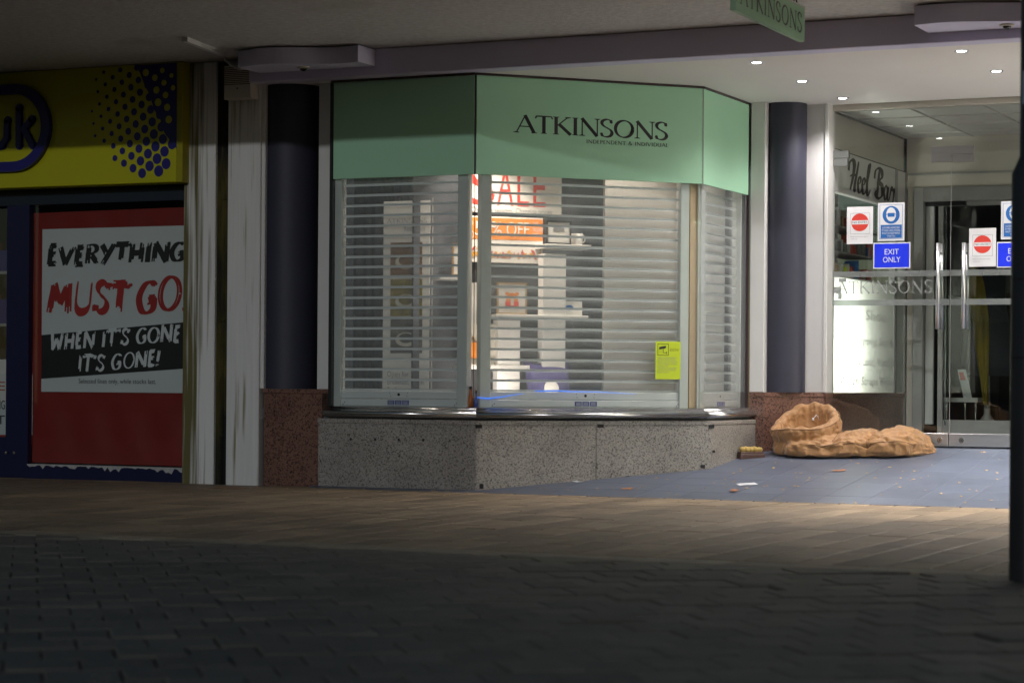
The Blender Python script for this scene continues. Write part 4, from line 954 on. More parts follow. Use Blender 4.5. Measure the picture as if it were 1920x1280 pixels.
# red backing sheet and big poster
YR = YW + .05
x0, z1 = px(W, 58, 400, YR); x0b, z0 = px(W, 52, 866, YR); x1 = fx1
t = thing('red_backing', 'creased red paper filling the window behind the clearance poster', 'backing paper', (-3.3, YR, z0))
m = MB(); nx, nz = 30, 36; vs = []
for j in range(nz + 1):
    for i in range(nx + 1):
        X = x0 + (x1 - x0) * i / nx; Z = z0 + (z1 - z0) * j / nz; vs.append((X, YR + .006 * math.sin(i * .9 + j * .13) * math.sin(j * .35) + r3.uniform(-.0015, .0015), Z + (.012 * (i / nx) if j == nz else 0)))
m.add(vs, [(j * (nx + 1) + i, j * (nx + 1) + i + 1, (j + 1) * (nx + 1) + i + 1, (j + 1) * (nx + 1) + i) for j in range(nz) for i in range(nx)]); m.build('sheet', 'red_paper', t, True)
YQ = YR - .012
A0 = px(W, 79, 430, YQ); A1 = px(W, 77, 734, YQ); AR = fx1
t = thing('clearance_poster', 'white EVERYTHING MUST GO poster taped on the red backing', 'poster', (A0[0], YQ, A1[1]))
x0, zt = A0; zb_ = A1[1]
MB().box(x0, fx1, YQ, YQ + .003, zb_, zt).build('sheet', 'poster_white', t)
def P(x, y): return px(W, x, y, YQ)
def ptext(txt, xa, ya, xb, yb_, ht, mm, thick=.16, seed=1):
    a_, b_ = P(xa, ya), P(xb, yb_); sk = (b_[1] - a_[1]) / (b_[0] - a_[0])
    lay(glyphs(txt, 'brush', track=.10, thick=thick, slant=.12, seed=seed), a_[0], a_[1], b_[0] - a_[0], ht, YQ - .0015, W, skew=sk).build('lettering', mm, t)
ptext('EVERYTHING', 87, 503, 349, 494, .205, 'poster_black', .30, 2)
ptext('MUST', 86, 594, 248, 592, .30, 'poster_red', .30, 3)
ptext('GO!', 254, 591, 362, 584, .30, 'poster_red', .30, 4)
bl_, br_ = P(77, 710), P(345, 691); tl_, tr_ = P(77, 628), P(345, 604); k_ = (br_[1] - bl_[1]) / (br_[0] - bl_[0]); xe_ = fx1
m = MB(); m.add([(x0, YQ - .001, bl_[1]), (xe_, YQ - .001, bl_[1] + k_ * (xe_ - x0)), (xe_, YQ - .001, tl_[1] + (tr_[1] - tl_[1]) / (tr_[0] - tl_[0]) * (xe_ - x0)), (x0, YQ - .001, tl_[1])], [(0, 1, 2, 3)]); m.build('black_band', 'poster_black', t)
YQ -= .001
ptext("WHEN IT'S GONE", 95, 660, 338, 643, .16, 'poster_white', .24, 5)
ptext("IT'S GONE!", 146, 700, 301, 688, .155, 'poster_white', .24, 6)
YQ += .001
a_ = P(147, 720); b_ = P(292, 719)
sans('Selected lines only, while stocks last.', a_[0], a_[1] - .005, b_[0] - a_[0], .05, YQ - .0015, W).build('lettering', 'poster_black', t)
# small posters inside the door
YD = YW + .25
for xa, xb, lab, rows_ in ((-60, 13, 'blue lit sale poster hanging inside the left door glass', (('SALE', 'poster_red', 722), ('EVERYTHING', 'poster_black', 757), ('MUST', 'poster_black', 785))),
                           (38, 57, 'narrow strip of sale poster beside the door jamb', (('LE', 'poster_red', 722), ('HING', 'poster_black', 757), ('ST', 'poster_black', 790), ('O!', 'poster_black', 812)))):
    X0, Z1 = px(W, xa, 700, YD); X1, Z0 = px(W, xb, 815, YD)
    if xa > 0: X0, Z1 = px(W, xa, 700, YW + .045); X1, Z0 = px(W, xb + 3, 815, YW + .045)
    yy = YD if xa < 0 else YW + .045
    t = thing('door_poster', lab, 'poster', (X0, yy, Z0)); MB().box(X0, X1, yy, yy + .003, Z0, Z1).build('sheet', 'poster_white', t)
    MB().box(X0, X1, yy, yy + .003, Z0 - .08, Z0 - .001).build('footer', 'poster_red', t)
    for tx, mm, y in rows_: sans(tx, X0 + (X1 - X0) * .04, px(W, 0, y + 10, yy)[1], (X1 - X0) * .9, .075, yy - .002, W).build('lettering', mm, t)
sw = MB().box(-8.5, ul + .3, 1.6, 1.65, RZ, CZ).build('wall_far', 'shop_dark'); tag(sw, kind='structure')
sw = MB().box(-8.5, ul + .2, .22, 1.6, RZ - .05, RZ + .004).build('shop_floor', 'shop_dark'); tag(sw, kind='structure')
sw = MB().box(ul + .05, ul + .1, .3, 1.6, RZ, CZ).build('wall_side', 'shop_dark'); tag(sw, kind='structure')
cols_ = ('mask_blue', 'leaf_red', 'lime', 'paper', 'navy'); CN = dict(mask_blue='blue', leaf_red='red', lime='lime green', paper='white', navy='navy', grey_print='grey', oak='brown', cream='cream')
for r_ in range(4):
    z = .35 + r_ * .45; t = thing('stock_shelf', ('lowest', 'second lowest', 'second highest', 'highest')[r_] + ' stock shelf inside the dark left shop', 'shelf', (-5.2, .9, z))
    MB().box(-6.6, -4.2, .8, 1.15, z, z + .025).build('board', 'alu_frame', t)
    for i in range(12):
        X = -6.5 + i * .19; h = r3.uniform(.12, .3); mm = cols_[r3.randrange(5)]; q = MB().box(X, X + r3.uniform(.1, .16), .82, 1.0, z + .025, z + .025 + h).build('packet', mm, None)
        tag(q, CN[mm] + ' packet standing on the ' + ('lowest', 'second lowest', 'second highest', 'highest')[r_] + ' dark shop shelf', 'packet', CN[mm] + ' packets on shop shelf ' + 'abcd'[r_])

# ================================================================== entrance: right panels, column, granite, doors
a0 = px(W, 1407, 400, 2.41)[0]; a1 = px(W, 1433.5, 400, 2.41)[0]
o = MB().bev(P2.x + .028, a1, 2.41, 2.55, .735, SZ + .01, .004).build('cladding_board', 'white_paint'); tag(o, 'white upright panel between narrow shutter and entrance column', 'panel')
c0 = px(W, 1435, 450, 2.62)[0]; c1 = px(W, 1510, 450, 2.62)[0]; rc = (c1 - c0) / 2 * .975; ccx = (c0 + c1) / 2
column(ccx, 2.62, rc, .735, SZ + .01, 'glossy dark round column beside the glass entrance doors')
b0 = px(W, 1511, 450, 2.72)[0]; b1 = px(W, 1545, 450, 2.72)[0]; b2 = px(W, 1552, 450, 2.72)[0]
o = MB().bev(b0 - .12, b1, 2.72, 2.9, .735, SZ + .01, .004).build('cladding_board', 'white_paint'); tag(o, 'white upright panel between entrance column and glass doors', 'panel')
o = MB().bev(b1 + .001, b2, 2.70, 2.9, .735, SZ + .01, .004).build('door_reveal', 'white_paint'); tag(o, 'slim white reveal along the glass door edge', 'panel')
t = thing('granite_base', 'polished red granite base behind the sleeping bag', 'column base', (1.5, 2.5, .25))
pts = [(P2.x + .03, 2.405), (1.44, 2.405), (b1 + .01, 2.69), (b2, 2.69), (b2, 2.95), (P2.x + .03, 2.95)]
MB().prism(pts[:2] + [(1.44, 2.95), (P2.x + .03, 2.95)], .1, .700).build('panel', 'red_granite', t)
MB().prism([(1.4405, 2.406), (b1 + .01, 2.69), (b2, 2.69), (b2, 2.95), (1.4405, 2.95)], .1, .6995).build('panel', 'red_granite', t)
MB().prism([(p[0], p[1] - (.006 if p[1] < 2.9 else 0)) for p in pts], .7005, .735).build('coping', 'red_granite', t)
YG = 2.86
D = lambda x, y, off=0: px(W, x, y, YG + off)
uL = D(1553, 500)[0]; uS = D(1781, 600)[0]; uR = 2 * uS - uL; ZR0, ZR1 = .313, .418; ZT = 2.735
def door(u0, u1, lab, hx, lx):
    t = thing('glass_door', lab, 'door', ((u0 + u1) / 2, YG, ZR0))
    MB().box(u0 + .004, u1 - .004, YG - .005, YG + .005, ZR1 - .01, ZT - .004).build('glass_pane', 'pane_glass', t)
    MB().bev(u0 + .003, u1 - .003, YG - .03, YG + .03, ZR0 + .004, ZR1, .003).build('bottom_rail', 'brushed_steel', t)
    k = MB(); k.disc(lx, ZR0 + .052, .021, .023, YG - .036, 18, YG - .03); k.build('lock', 'steel', t)
    MB().box(lx - .003, lx + .003, YG - .0372, YG - .0362, ZR0 + .045, ZR0 + .058).build('keyhole', 'black_plastic', t)
    for ya, yb_ in ((508, 519), (562, 573)):
        za, zb2_ = D(1700, ya - .6)[1], D(1700, yb_ - .6)[1]; MB().box(u0 + .005, u1 - .005, YG - .0068, YG - .0055, zb2_, za).build('frosted_band', 'frosted', t)
    za, zb2_ = D(1781, 456)[1], D(1781, 617)[1]
    for yo, sgn in ((-.06, -1), (.06, 1)):
        h = MB().tube([(hx, YG + yo, zb2_), (hx, YG + yo, za)], .017, 16).build('handle', 'brushed_steel', t, True)
        for z in (za - .08, zb2_ + .08): MB().tube([(hx, YG + yo, z), (hx, YG + sgn * .0055, z)], .009, 10).build('handle_mount', 'brushed_steel', h, True)
    return t
h1 = px(W, 1758, 535, YG - .06)[0]; h2 = px(W, 1806, 535, YG - .06)[0]
l1 = px(W, 1761, 830, YG - .03)[0]; l2 = px(W, 1802, 831, YG - .03)[0]
dl = door(uL, uS, 'frameless glass entrance door beside the column carrying EXIT ONLY', h1, l1)
dr = door(uS, uR, 'frameless glass entrance door partly behind the lamp post', h2, l2)
MB().box(uL + .0005, uL + .0035, YG - .008, YG + .008, ZR1, ZT - .01).build('edge_strip', 'steel', dl)
MB().box(uS - .0015, uS + .0015, YG - .004, YG + .004, ZR1 + .003, ZT - .01).build('edge_seal', 'alu_frame', dl)
# etched name between the bands
x0, z0 = D(1566, 552, -.006); x1 = D(1747, 552, -.006)[0]; zt = D(1600, 526, -.006)[1]
lay(glyphs('ATKINSONS', thick=.14, thin=.055, track=.1), x0, z0, x1 - x0, zt - z0, YG - .0062, W).build('etched_name', 'etched', dl)
x0, z0 = D(1563, 561, -.006); zt = D(1563, 522, -.006)[1]
k = MB(); xw = D(1590, 540, -.006)[0] - x0
k.box(x0, x0 + xw * .5, YG - .0075, YG - .007, z0 + .05, z0 + .10); k.box(x0 + xw * .35, x0 + xw * .85, YG - .0078, YG - .0073, zt - .03, zt); k.box(x0 + xw * .3, x0 + xw * .55, YG - .0081, YG - .0076, z0, z0 + .05)
k.build('etched_crest', 'etched', dl)
# over panel with patch fittings
t = thing('glass_overpanel', 'clear glass panel over the entrance doors with steel patch fittings', 'glass panel', (uS, YG, ZT))
MB().box(uL + .004, uR - .004, YG - .005, YG + .005, ZT, SZ - .045).build('glass_pane', 'pane_glass', t)
MB().bev(uL - .02, uR + .6, YG - .03, YG + .04, SZ - .044, SZ + .005, .003).build('head_rail', 'lobby_wall', t)
for (xa, xb, ya, yb_) in ((1555, 1590, 283.5, 296), (1556, 1588, 298, 311)):
    A_, B_ = D(xa, ya, -.02), D(xb, yb_, -.02); MB().bev(A_[0], B_[0], YG - .02, YG + .02, B_[1], A_[1], .002).build('patch_fitting', 'patch_grey', t)
MB().tube([(uL - .004, YG - .012, D(1552, 297)[1]), (uL - .004, YG - .012, D(1552, 283)[1])], .012, 10).build('hinge_pin', 'steel', t, True)
A_, B_ = D(1745, 275, -.02), D(1824, 288, -.02); MB().bev(A_[0], B_[0], YG - .018, YG + .018, B_[1], A_[1], .002).build('patch_fitting', 'brushed_steel', t)
A_, B_ = D(1745, 290, -.02), D(1783, 303, -.02); MB().bev(A_[0], B_[0], YG - .018, YG + .018, B_[1], A_[1], .002).build('patch_fitting', 'brushed_steel', t)
A_, B_ = D(1786, 290, -.02), D(1824, 303, -.02); MB().bev(A_[0], B_[0], YG - .018, YG + .018, B_[1], A_[1], .002).build('patch_fitting', 'brushed_steel', t)
# notices on the doors
def notice(x0, x1, z0, z1, lab, cat='notice', mm='paper', nm='door_notice', e=.0):
    t = thing(nm, lab, cat, ((x0 + x1) / 2, YG - .006, z0)); MB().box(x0, x1, YG - .0085, YG - .0062, z0, z1).build('sheet', mm, t); return t
def no_entry(xa, ya, xb, yb_, lab):
    x0, z1 = D(xa, ya); x1, z0 = D(xb, yb_); w_, h = x1 - x0, z1 - z0; t = notice(x0, x1, z0, z1, lab); cx = (x0 + x1) / 2; cz = z0 + h * .58; r = w_ * .33
    k = MB(); e = .002; X0, X1, Z0, Z1 = x0 + w_ * .13, x1 - w_ * .12, z0 + h * .27, z1 - h * .17
    for q in ((X0, X1, Z0, Z0 + e), (X0, X1, Z1 - e, Z1), (X0, X0 + e, Z0 + e, Z1 - e), (X1 - e, X1, Z0 + e, Z1 - e)): k.box(q[0], q[1], YG - .0093, YG - .0087, q[2], q[3])
    k.build('border', 'grey_print', t)
    MB().disc(cx, cz, r, r, YG - .0092, 36).build('red_disc', 'sign_red', t)
    MB().box(cx - r * .93, cx + r * .93, YG - .0100, YG - .0095, cz - r * .22, cz + r * .22).build('white_bar', 'paper', t)
    sans('NO ENTRY', cx - r * .85, cz - r * .12, r * 1.7, r * .25, YG - .0104, W).build('lettering', 'black_vinyl', t)
    sans('Please use the main doors', x0 + w_ * .14, z0 + h * .185, w_ * .66, h * .028, YG - .0092, W).build('lettering', 'grey_print', t)
    sans('Thank you', x0 + w_ * .14, z0 + h * .12, w_ * .27, h * .028, YG - .0092, W).build('lettering', 'grey_print', t)
def mask(xa, ya, xb, yb_, lab):
    x0, z1 = D(xa, ya); x1, z0 = D(xb, yb_); w_, h = x1 - x0, z1 - z0; t = notice(x0, x1, z0, z1, lab)
    k = MB(); e = .0025; i_ = w_ * .07
    for q in ((x0 + i_, x1 - i_, z0 + i_, z0 + i_ + e), (x0 + i_, x1 - i_, z1 - i_ - e, z1 - i_), (x0 + i_, x0 + i_ + e, z0 + i_ + e, z1 - i_ - e), (x1 - i_ - e, x1 - i_, z0 + i_ + e, z1 - i_ - e)): k.box(q[0], q[1], YG - .0093, YG - .0087, q[2], q[3])
    k.build('border', 'mask_blue', t)
    cx = (x0 + x1) / 2; cz = z0 + h * .68; r = w_ * .32
    MB().disc(cx, cz, r, r * 1.02, YG - .0092, 36).build('blue_disc', 'mask_blue', t)
    MB().disc(cx, cz + r * .05, r * .58, r * .80, YG - .0097, 28).build('face_icon', 'paper', t)
    k = MB(); k.box(cx - r * .40, cx + r * .40, YG - .0106, YG - .0101, cz - r * .22, cz + r * .22); k.box(cx - r * .60, cx - r * .41, YG - .0106, YG - .0101, cz + r * .02, cz + r * .10); k.box(cx + r * .41, cx + r * .60, YG - .0106, YG - .0101, cz + r * .02, cz + r * .10); k.build('mask_icon', 'mask_blue', t)
    MB().box(x0 + w_ * .11, x1 - w_ * .10, YG - .0093, YG - .0087, z0 + h * .07, z0 + h * .42).build('blue_panel', 'mask_blue', t)
    sans('CUSTOMERS ARE REQUIRED\nTO WEAR A FACE COVERING\nWHILST ON THESE PREMISES\nTHANK YOU', x0 + w_ * .15, z0 + h * .10, w_ * .70, h * .27, YG - .0098, W, align='CENTER').build('lettering', 'paper', t)
def exit_only(xa, ya, xb, yb_, lab):
    x0, z1 = D(xa, ya); x1, z0 = D(xb, yb_); w_, h = x1 - x0, z1 - z0; t = notice(x0, x1, z0, z1, lab)
    MB().box(x0 + .009, x1 - .009, YG - .0095, YG - .0087, z0 + .009, z1 - .009).build('blue_panel', 'sign_blue', t); cx = (x0 + x1) / 2
    sans('EXIT', cx - w_ * .19, z0 + h * .54, w_ * .38, h * .21, YG - .0102, W).build('lettering', 'paper', t)
    sans('ONLY', cx - w_ * .235, z0 + h * .24, w_ * .47, h * .21, YG - .0102, W).build('lettering', 'paper', t)
no_entry(1588, 388.5, 1636.5, 457, 'NO ENTRY paper notice above and left of the EXIT ONLY sign')
mask(1646, 381, 1695.5, 451, 'blue and white face covering notice directly above the EXIT ONLY sign')
exit_only(1637.5, 455.5, 1706.5, 503, 'blue EXIT ONLY sign stuck on the glass door nearest the column')
no_entry(1817, 428.5, 1867, 499.5, 'NO ENTRY paper notice beside the lamp post')
mask(1877, 378, 1926.5, 448, 'face covering notice half hidden by the lamp post')
exit_only(1869, 454, 1938, 501, 'blue sign half hidden by the lamp post')

# ---- lobby behind the glass
UH = 1.865
hb = thing('heel_bar_front', 'heel bar kiosk front with sign, window and white counter panel', 'kiosk', (UH, 4.0, .31))
FH = Matrix.Translation((UH, 0, 0)) @ Matrix.Rotation(R(90), 4, 'Z')        # x along +v, faces +u
H = lambda x, y, off=0: px(FH, x, y, off)
MB(FH).box(2.90, 5.15, .02, .08, 2.74, 3.036).build('upper_wall', 'lobby_wall', hb)
MB(FH).box(2.90, 5.15, .0, .07, 2.735, 2.742).build('trim', 'black_plastic', hb)
zsb = H(1620, 374)[1]
MB(FH).bev(2.90, 5.12, .0, .06, zsb, 2.735, .003).build('sign_board', 'lobby_panel', hb)
def script(strokes, w0=.13):
    out = []
    for d, (pts, k) in enumerate(strokes):
        q = cr(pts, 6); n = len(q)
        ribbon(out, q, lambda i, tx, ty: (.06 + w0 * abs(tx * math.sin(-.5) + ty * math.cos(-.5)) ** 1.4) * k * (.55 + .45 * math.sin(math.pi * (i + .8) / (n + .6))), d + 1)
    return out
HB = [([(.02, .62), (.06, .85), (.22, .98), (.36, .92), (.36, .7), (.26, .35), (.12, .02)], 1.2), ([(.66, 1.0), (.54, .6), (.42, .25), (.40, .03), (.5, .05)], 1.0), ([(.1, .45), (.3, .52), (.58, .55)], .9),
      ([(.60, .25), (.75, .33), (.80, .46), (.70, .5), (.62, .3), (.66, .04), (.78, .03), (.9, .2)], .8), ([(.88, .25), (1.03, .33), (1.08, .46), (.98, .5), (.9, .3), (.94, .04), (1.06, .03), (1.18, .2)], .8),
      ([(1.16, .2), (1.36, .75), (1.42, 1.02), (1.32, .95), (1.22, .45), (1.22, .06), (1.32, .02), (1.44, .2)], .85),
      ([(1.72, .62), (1.78, .88), (1.98, 1.0), (2.2, .94), (2.22, .74), (2.02, .56), (2.24, .44), (2.24, .14), (2.0, 0), (1.78, .1), (1.84, .24)], 1.15), ([(2.06, .96), (1.98, .55), (1.9, .05)], 1.0),
      ([(2.62, .42), (2.5, .5), (2.4, .3), (2.42, .06), (2.54, .06), (2.64, .3), (2.66, .48), (2.62, .1), (2.72, .04), (2.8, .2)], .8), ([(2.8, .2), (2.9, .5), (2.98, .42), (3.08, .44), (3.06, .2), (3.0, .0)], .85)]
x0, z0 = H(1591, 360, -.003); x1, z1 = H(1674, 372, -.003)
lay(script(HB, .15), H(1588, 340)[0], 2.415, H(1677, 350)[0] - H(1588, 340)[0], .30, -.003, FH).build('lettering', 'heel_brown', hb)
MB(FH).add([(2.9, .0, .735), (5.12, .0, .735), (5.12, .0, 1.70), (2.9, .0, 1.70)], [(0, 1, 2, 3)]).build('counter_panel', 'backlit_film', hb)
MB(FH).box(2.9, 5.12, .002, .03, 1.685, 1.701).build('counter_rail', 'alu_frame', hb)
MB(FH).box(2.9, 5.12, .03, .036, 1.702, zsb).build('glass_pane', 'pane_glass', hb)
MB(FH).box(4.78, 4.86, -.006, .05, .735, 2.735).build('post', 'alu_frame', hb)
MB(FH).box(5.12, 5.20, -.01, .06, .312, 2.735).build('post', 'alu_frame', hb)
MB(FH).box(2.9, 5.12, -.004, .05, .312, .700).build('plinth', 'red_granite', hb); MB(FH).box(2.9, 5.12, -.012, .05, .7005, .734).build('plinth_cap', 'red_granite', hb)
for txt, xa, ya, xb in (('Shoe', 1622, 592, 1660), ('Security Engraving, Shoe Repairs', 1572, 640, 1692), ('Key Cutting Locks, Watch Batteries', 1566, 680, 1700), ('Watch Straps Repairs', 1572, 718, 1684)):
    a_ = H(xa, ya + 8, -.002); b_ = H(xb, ya + 8, -.002)
    o = sans(txt, a_[0], a_[1], b_[0] - a_[0], .09, -.002, FH); o.v = [Vector((v.x + (v.z - a_[1]) * .25, v.y, v.z)) for v in o.v]; o.build('lettering', 'white_paint', hb)
# goods in the kiosk window
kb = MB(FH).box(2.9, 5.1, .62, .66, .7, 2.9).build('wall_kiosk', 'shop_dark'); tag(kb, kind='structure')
kb = MB(FH).box(2.88, 5.2, .06, .66, 2.9, 2.94).build('ceiling_kiosk', 'lobby_wall'); tag(kb, kind='structure')
for r_ in range(3):
    z = 1.72 + r_ * .22; o = MB(FH).box(2.92, 5.0, .22, .5, z, z + .012).build('kiosk_shelf', 'alu_frame'); tag(o, ('lower', 'middle', 'upper')[r_] + ' shelf of small goods in the kiosk window', 'shelf')
    for i in range(20):
        X = 2.95 + i * .1 + r3.uniform(-.02, .02); h = r3.uniform(.05, .17); mm = ('leaf_red', 'mask_blue', 'paper', 'grey_print', 'oak', 'lime', 'cream')[r3.randrange(7)]
        o = MB(FH).box(X, X + r3.uniform(.03, .075), .24, .34, z + .012, z + .012 + h).build('goods_pack', mm); tag(o, 'small ' + CN[mm] + ' packet on the ' + ('lower', 'middle', 'upper')[r_] + ' kiosk window shelf', 'packet', CN[mm] + ' kiosk packets ' + 'abc'[r_])
t = thing('kiosk_lamp', 'lamp behind the bright white kiosk counter panel', 'lamp', (3.35, .38, .75), FH)
MB(FH).lathe([(.05, 0), (.05, .02), (.015, .03), (.015, .25)], (3.35, .38, .75), 16).build('base', 'black_plastic', t, True)
MB(FH).lathe([(.015, .25), (.035, .28), (.035, .33), (.0005, .36)], (3.35, .38, .75), 16).build('globe', 'backlit_film', t, True)
light(t, 'POINT', 'bulb', (3.35, .30, 1.15), 75, (.97, 1.0, .90), FH, shadow_soft_size=.06)
# lobby ceiling with tiles, back wall, inner door
lc = MB().box(1.84, 5.4, 2.90, 9.2, 3.05, 3.07).build('lobby_ceiling', 'grey_print'); tag(lc, kind='structure'); ROOT['lobby_ceiling'] = W
ct = slab('ceiling_tile', .592, .592, .012, 'ceiling_tile', .002)
for i in range(6):
    for j in range(4):
        x = 1.88 + .3 + i * .6; y = 2.95 + .3 + j * .6
        if y < 5.15: place(ct, 'ceiling_tile', lc, W, (x, y, 3.049), None)
YB = 5.16
E_ = lambda x, y, off=0: px(W, x, y, YB + off)
bwl = thing('inner_doorway', 'inner doorway with aluminium framed glass door behind the entrance', 'doorway', (2.6, YB, .31))
zh = E_(1780, 350)[1]
MB().box(1.87, 5.4, YB, YB + .06, zh, 3.05).build('header', 'lobby_wall', bwl)
zl = E_(1780, 325)[1]; MB().box(1.87, 5.4, YB - .01, YB - .001, zl - .01, zl + .01).build('header_trim', 'alu_frame', bwl)
f0 = E_(1712, 500)[0]; f1 = E_(1731, 500)[0]
MB().bev(1.88, f0, YB, YB + .06, .312, zh - .001, .003).build('jamb', 'lobby_wall', bwl); MB().bev(f0 + .001, f1, YB - .02, YB + .06, .312, zh - .001, .004).build('frame_post', 'alu_frame', bwl)
MB().bev(f1 + .001, 5.4, YB - .02, YB + .06, zh - .13, zh - .002, .004).build('frame_head', 'alu_frame', bwl)
w0 = E_(1735, 500, .1)[0]; w1 = E_(1750, 500, .1)[0]; MB().bev(w0, w1, YB + .10, YB + .14, E_(1740, 795, .1)[1], zh - .15, .004).build('sliding_panel', 'white_paint', bwl)
k0 = E_(1758, 500, .1)[0]; k1 = E_(1768, 500, .1)[0]; zt_, zb_ = E_(1800, 386, .1)[1], E_(1800, 787, .1)[1]
MB().bev(k0, k1, YB + .10, YB + .15, .33, zt_ + .07, .004).build('door_stile', 'alu_frame', bwl)
MB().bev(k1 + .001, 4.2, YB + .10, YB + .15, zt_, zt_ + .07, .004).build('door_rail', 'alu_frame', bwl); MB().bev(k1 + .001, 4.2, YB + .10, YB + .15, .345, zb_, .004).build('door_rail', 'alu_frame', bwl)
MB().box(k1 + .001, 4.2, YB + .12, YB + .126, zb_, zt_).build('glass_pane', 'pane_glass', bwl)
z_ = E_(1770, 381)[1]; MB().box(f1 + .005, E_(1807, 381)[0], YB + .03, YB + .09, z_ - .02, z_ + .02).build('door_closer', 'black_plastic', bwl)
xg = E_(1772, 500, .09)[0]; MB().box(xg, xg + .012, YB + .085, YB + .098, zb_ - .05, zt_ + .02).build('edge_guard', 'frosted', bwl)
# dark shop beyond the inner door
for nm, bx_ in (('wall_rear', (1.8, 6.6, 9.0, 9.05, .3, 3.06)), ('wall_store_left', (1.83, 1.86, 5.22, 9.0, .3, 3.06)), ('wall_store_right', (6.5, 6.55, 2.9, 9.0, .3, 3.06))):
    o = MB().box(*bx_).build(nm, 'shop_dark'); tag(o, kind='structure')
S_ = lambda x, y, v: px(W, x, y, v)
vv = 6.0
x0, zt = S_(1766, 745, vv); x1, zb_ = S_(1832, 754, vv); t = thing('display_plinth', 'small pale display table inside the store behind the inner door', 'table', ((x0 + x1) / 2, vv, .312))
MB().box(x0, x1, vv, vv + .4, zb_, zt).build('top', 'display_white', t)
for X in (x0 + .03, x1 - .13, x1 - .03): MB().tube([(X, vv + .05, .312), (X, vv + .05, zb_)], .012, 8).build('leg', 'steel', t)
x0, z1 = S_(1788, 692, vv); x1, _ = S_(1806, 745, vv); t = thing('price_card', 'white leaning price card with red print on the pale table', 'card', (x1, vv, zt))
m = MB(); z0 = zt + .001; a_ = [(x1 - .02, vv + .04), (x1 + .05, vv + .04)]
m.add([(x1 - .01, vv + .04, z0), (x1 + .07, vv + .04, z0), (x1 - .0, vv + .08, z1), (x1 - .08, vv + .08, z1)], [(0, 1, 2, 3)]); m.build('card', 'paper', t)
m = MB(); m.add([(x1 - .045, vv + .064, z0 + (z1 - z0) * .62), (x1 + .005, vv + .064, z0 + (z1 - z0) * .62), (x1 - .02, vv + .070, z0 + (z1 - z0) * .9), (x1 - .065, vv + .070, z0 + (z1 - z0) * .9)], [(0, 1, 2, 3)]); m.build('print', 'sign_red', t)
# mannequin with mustard wrap
X, _ = S_(1832, 600, 6.4); vz = 6.4
t = thing('mannequin', 'dressed shop mannequin draped in a mustard wrap', 'mannequin', (X, vz, .312))
zt = S_(1832, 478, vz)[1]; zm = S_(1850, 655, vz)[1]
m = MB(); n = 20; vs = []; fs = []
prof = [(.04, .06, zt + .1), (.06, .07, zt + .03), (.17, .10, zt - .04), (.20, .12, zt - .25), (.19, .13, zt - .45), (.24, .15, zm), (.27, .16, zm - .25)]
for i, (rx, ry, z) in enumerate(prof):
    for k in range(n): a_ = 2 * math.pi * k / n; f = 1 + (.07 * math.sin(a_ * 7 + i) if i > 2 else 0); vs.append((X + .02 * i + rx * f * math.cos(a_), vz + ry * f * math.sin(a_), z))
for i in range(len(prof) - 1):
    for k in range(n): fs.append((i * n + k, i * n + (k + 1) % n, (i + 1) * n + (k + 1) % n, (i + 1) * n + k))
m.add(vs, fs); m.build('dress', 'dark_cloth', t, True)
m = MB(); vs = []; fs = []; N = 14; Mx = 6; A_ = [S_(1819, 482, vz), S_(1836, 520, vz), S_(1846, 600, vz), S_(1850, 680, vz), S_(1856, 758, vz)]
for i in range(N + 1):
    s = i / N * 4; k = min(3, int(s)); f = s - k; cx_ = A_[k][0] * (1 - f) + A_[k + 1][0] * f; cz_ = A_[k][1] * (1 - f) + A_[k + 1][1] * f; wd = .05 + .035 * math.sin(s)
    for j in range(Mx + 1): g_ = j / Mx * 2 - 1; vs.append((cx_ + wd * g_, vz - .19 - .025 * math.cos(g_ * 6 + s), cz_))
for i in range(N):
    for j in range(Mx): fs.append((i * (Mx + 1) + j, i * (Mx + 1) + j + 1, (i + 1) * (Mx + 1) + j + 1, (i + 1) * (Mx + 1) + j))
m.add(vs, fs); m.build('wrap', 'mustard', t, True)
MB().lathe([(.0005, 0), (.16, 0), (.10, .12), (.03, .22), (.02, zm - .5)], (X + .1, vz, .312), 20).build('stand', 'display_white', t, True)
# lit display window on the far side of the entrance recess (mirror of the bay, mostly hidden by the post)
t = thing('side_window', 'lit display window on the far side of the entrance recess', 'shop window', (5.05, 1.3, 0))
MB().bev(5.05, 8.9, -.03, 2.9, -.05, .515, .004).build('plinth', 'grey_granite', t)
MB().bev(5.03, 8.9, -.05, 2.9, .5155, .60, .01).build('sill', 'sill_steel', t)
MB().box(5.04, 8.9, -.012, .012, ZF0, ZF1).build('fascia_panel', 'green_vinyl', t); MB().box(5.04, 5.06, .013, 2.84, ZF0, ZF1).build('fascia_panel', 'green_vinyl', t)
MB().box(5.046, 8.9, -.004, .004, .601, ZF0).build('glass_pane', 'pane_glass', t); MB().box(5.046, 5.054, .005, 2.84, .601, ZF0).build('glass_pane', 'pane_glass', t)
MB().box(6.25, 6.30, .05, 2.84, .601, 3.06).build('back_board', 'display_white', t); MB().box(5.07, 6.24, 2.80, 2.84, .601, 3.06).build('side_board', 'display_white', t)
MB().box(5.07, 6.24, .05, 2.79, .601, .612).build('display_deck', 'display_white', t)
for k in range(3):
    v = .5 + k * .9; MB().lathe([(.05, 0), (.05, .03), (.0005, .03)], (5.75, v, 3.03), 16).build('ceiling_lamp', 'led_lens', t)
    light(t, 'SPOT', 'bulb', (5.75, v, 3.01), 420, (1.0, .90, .86), spot_size=R(150), spot_blend=.6, shadow_soft_size=.05)
t = thing('side_screen', 'fixed glass screen between the entrance doors and the far pier', 'glass panel', ((uR + 5.05) / 2, YG, .31))
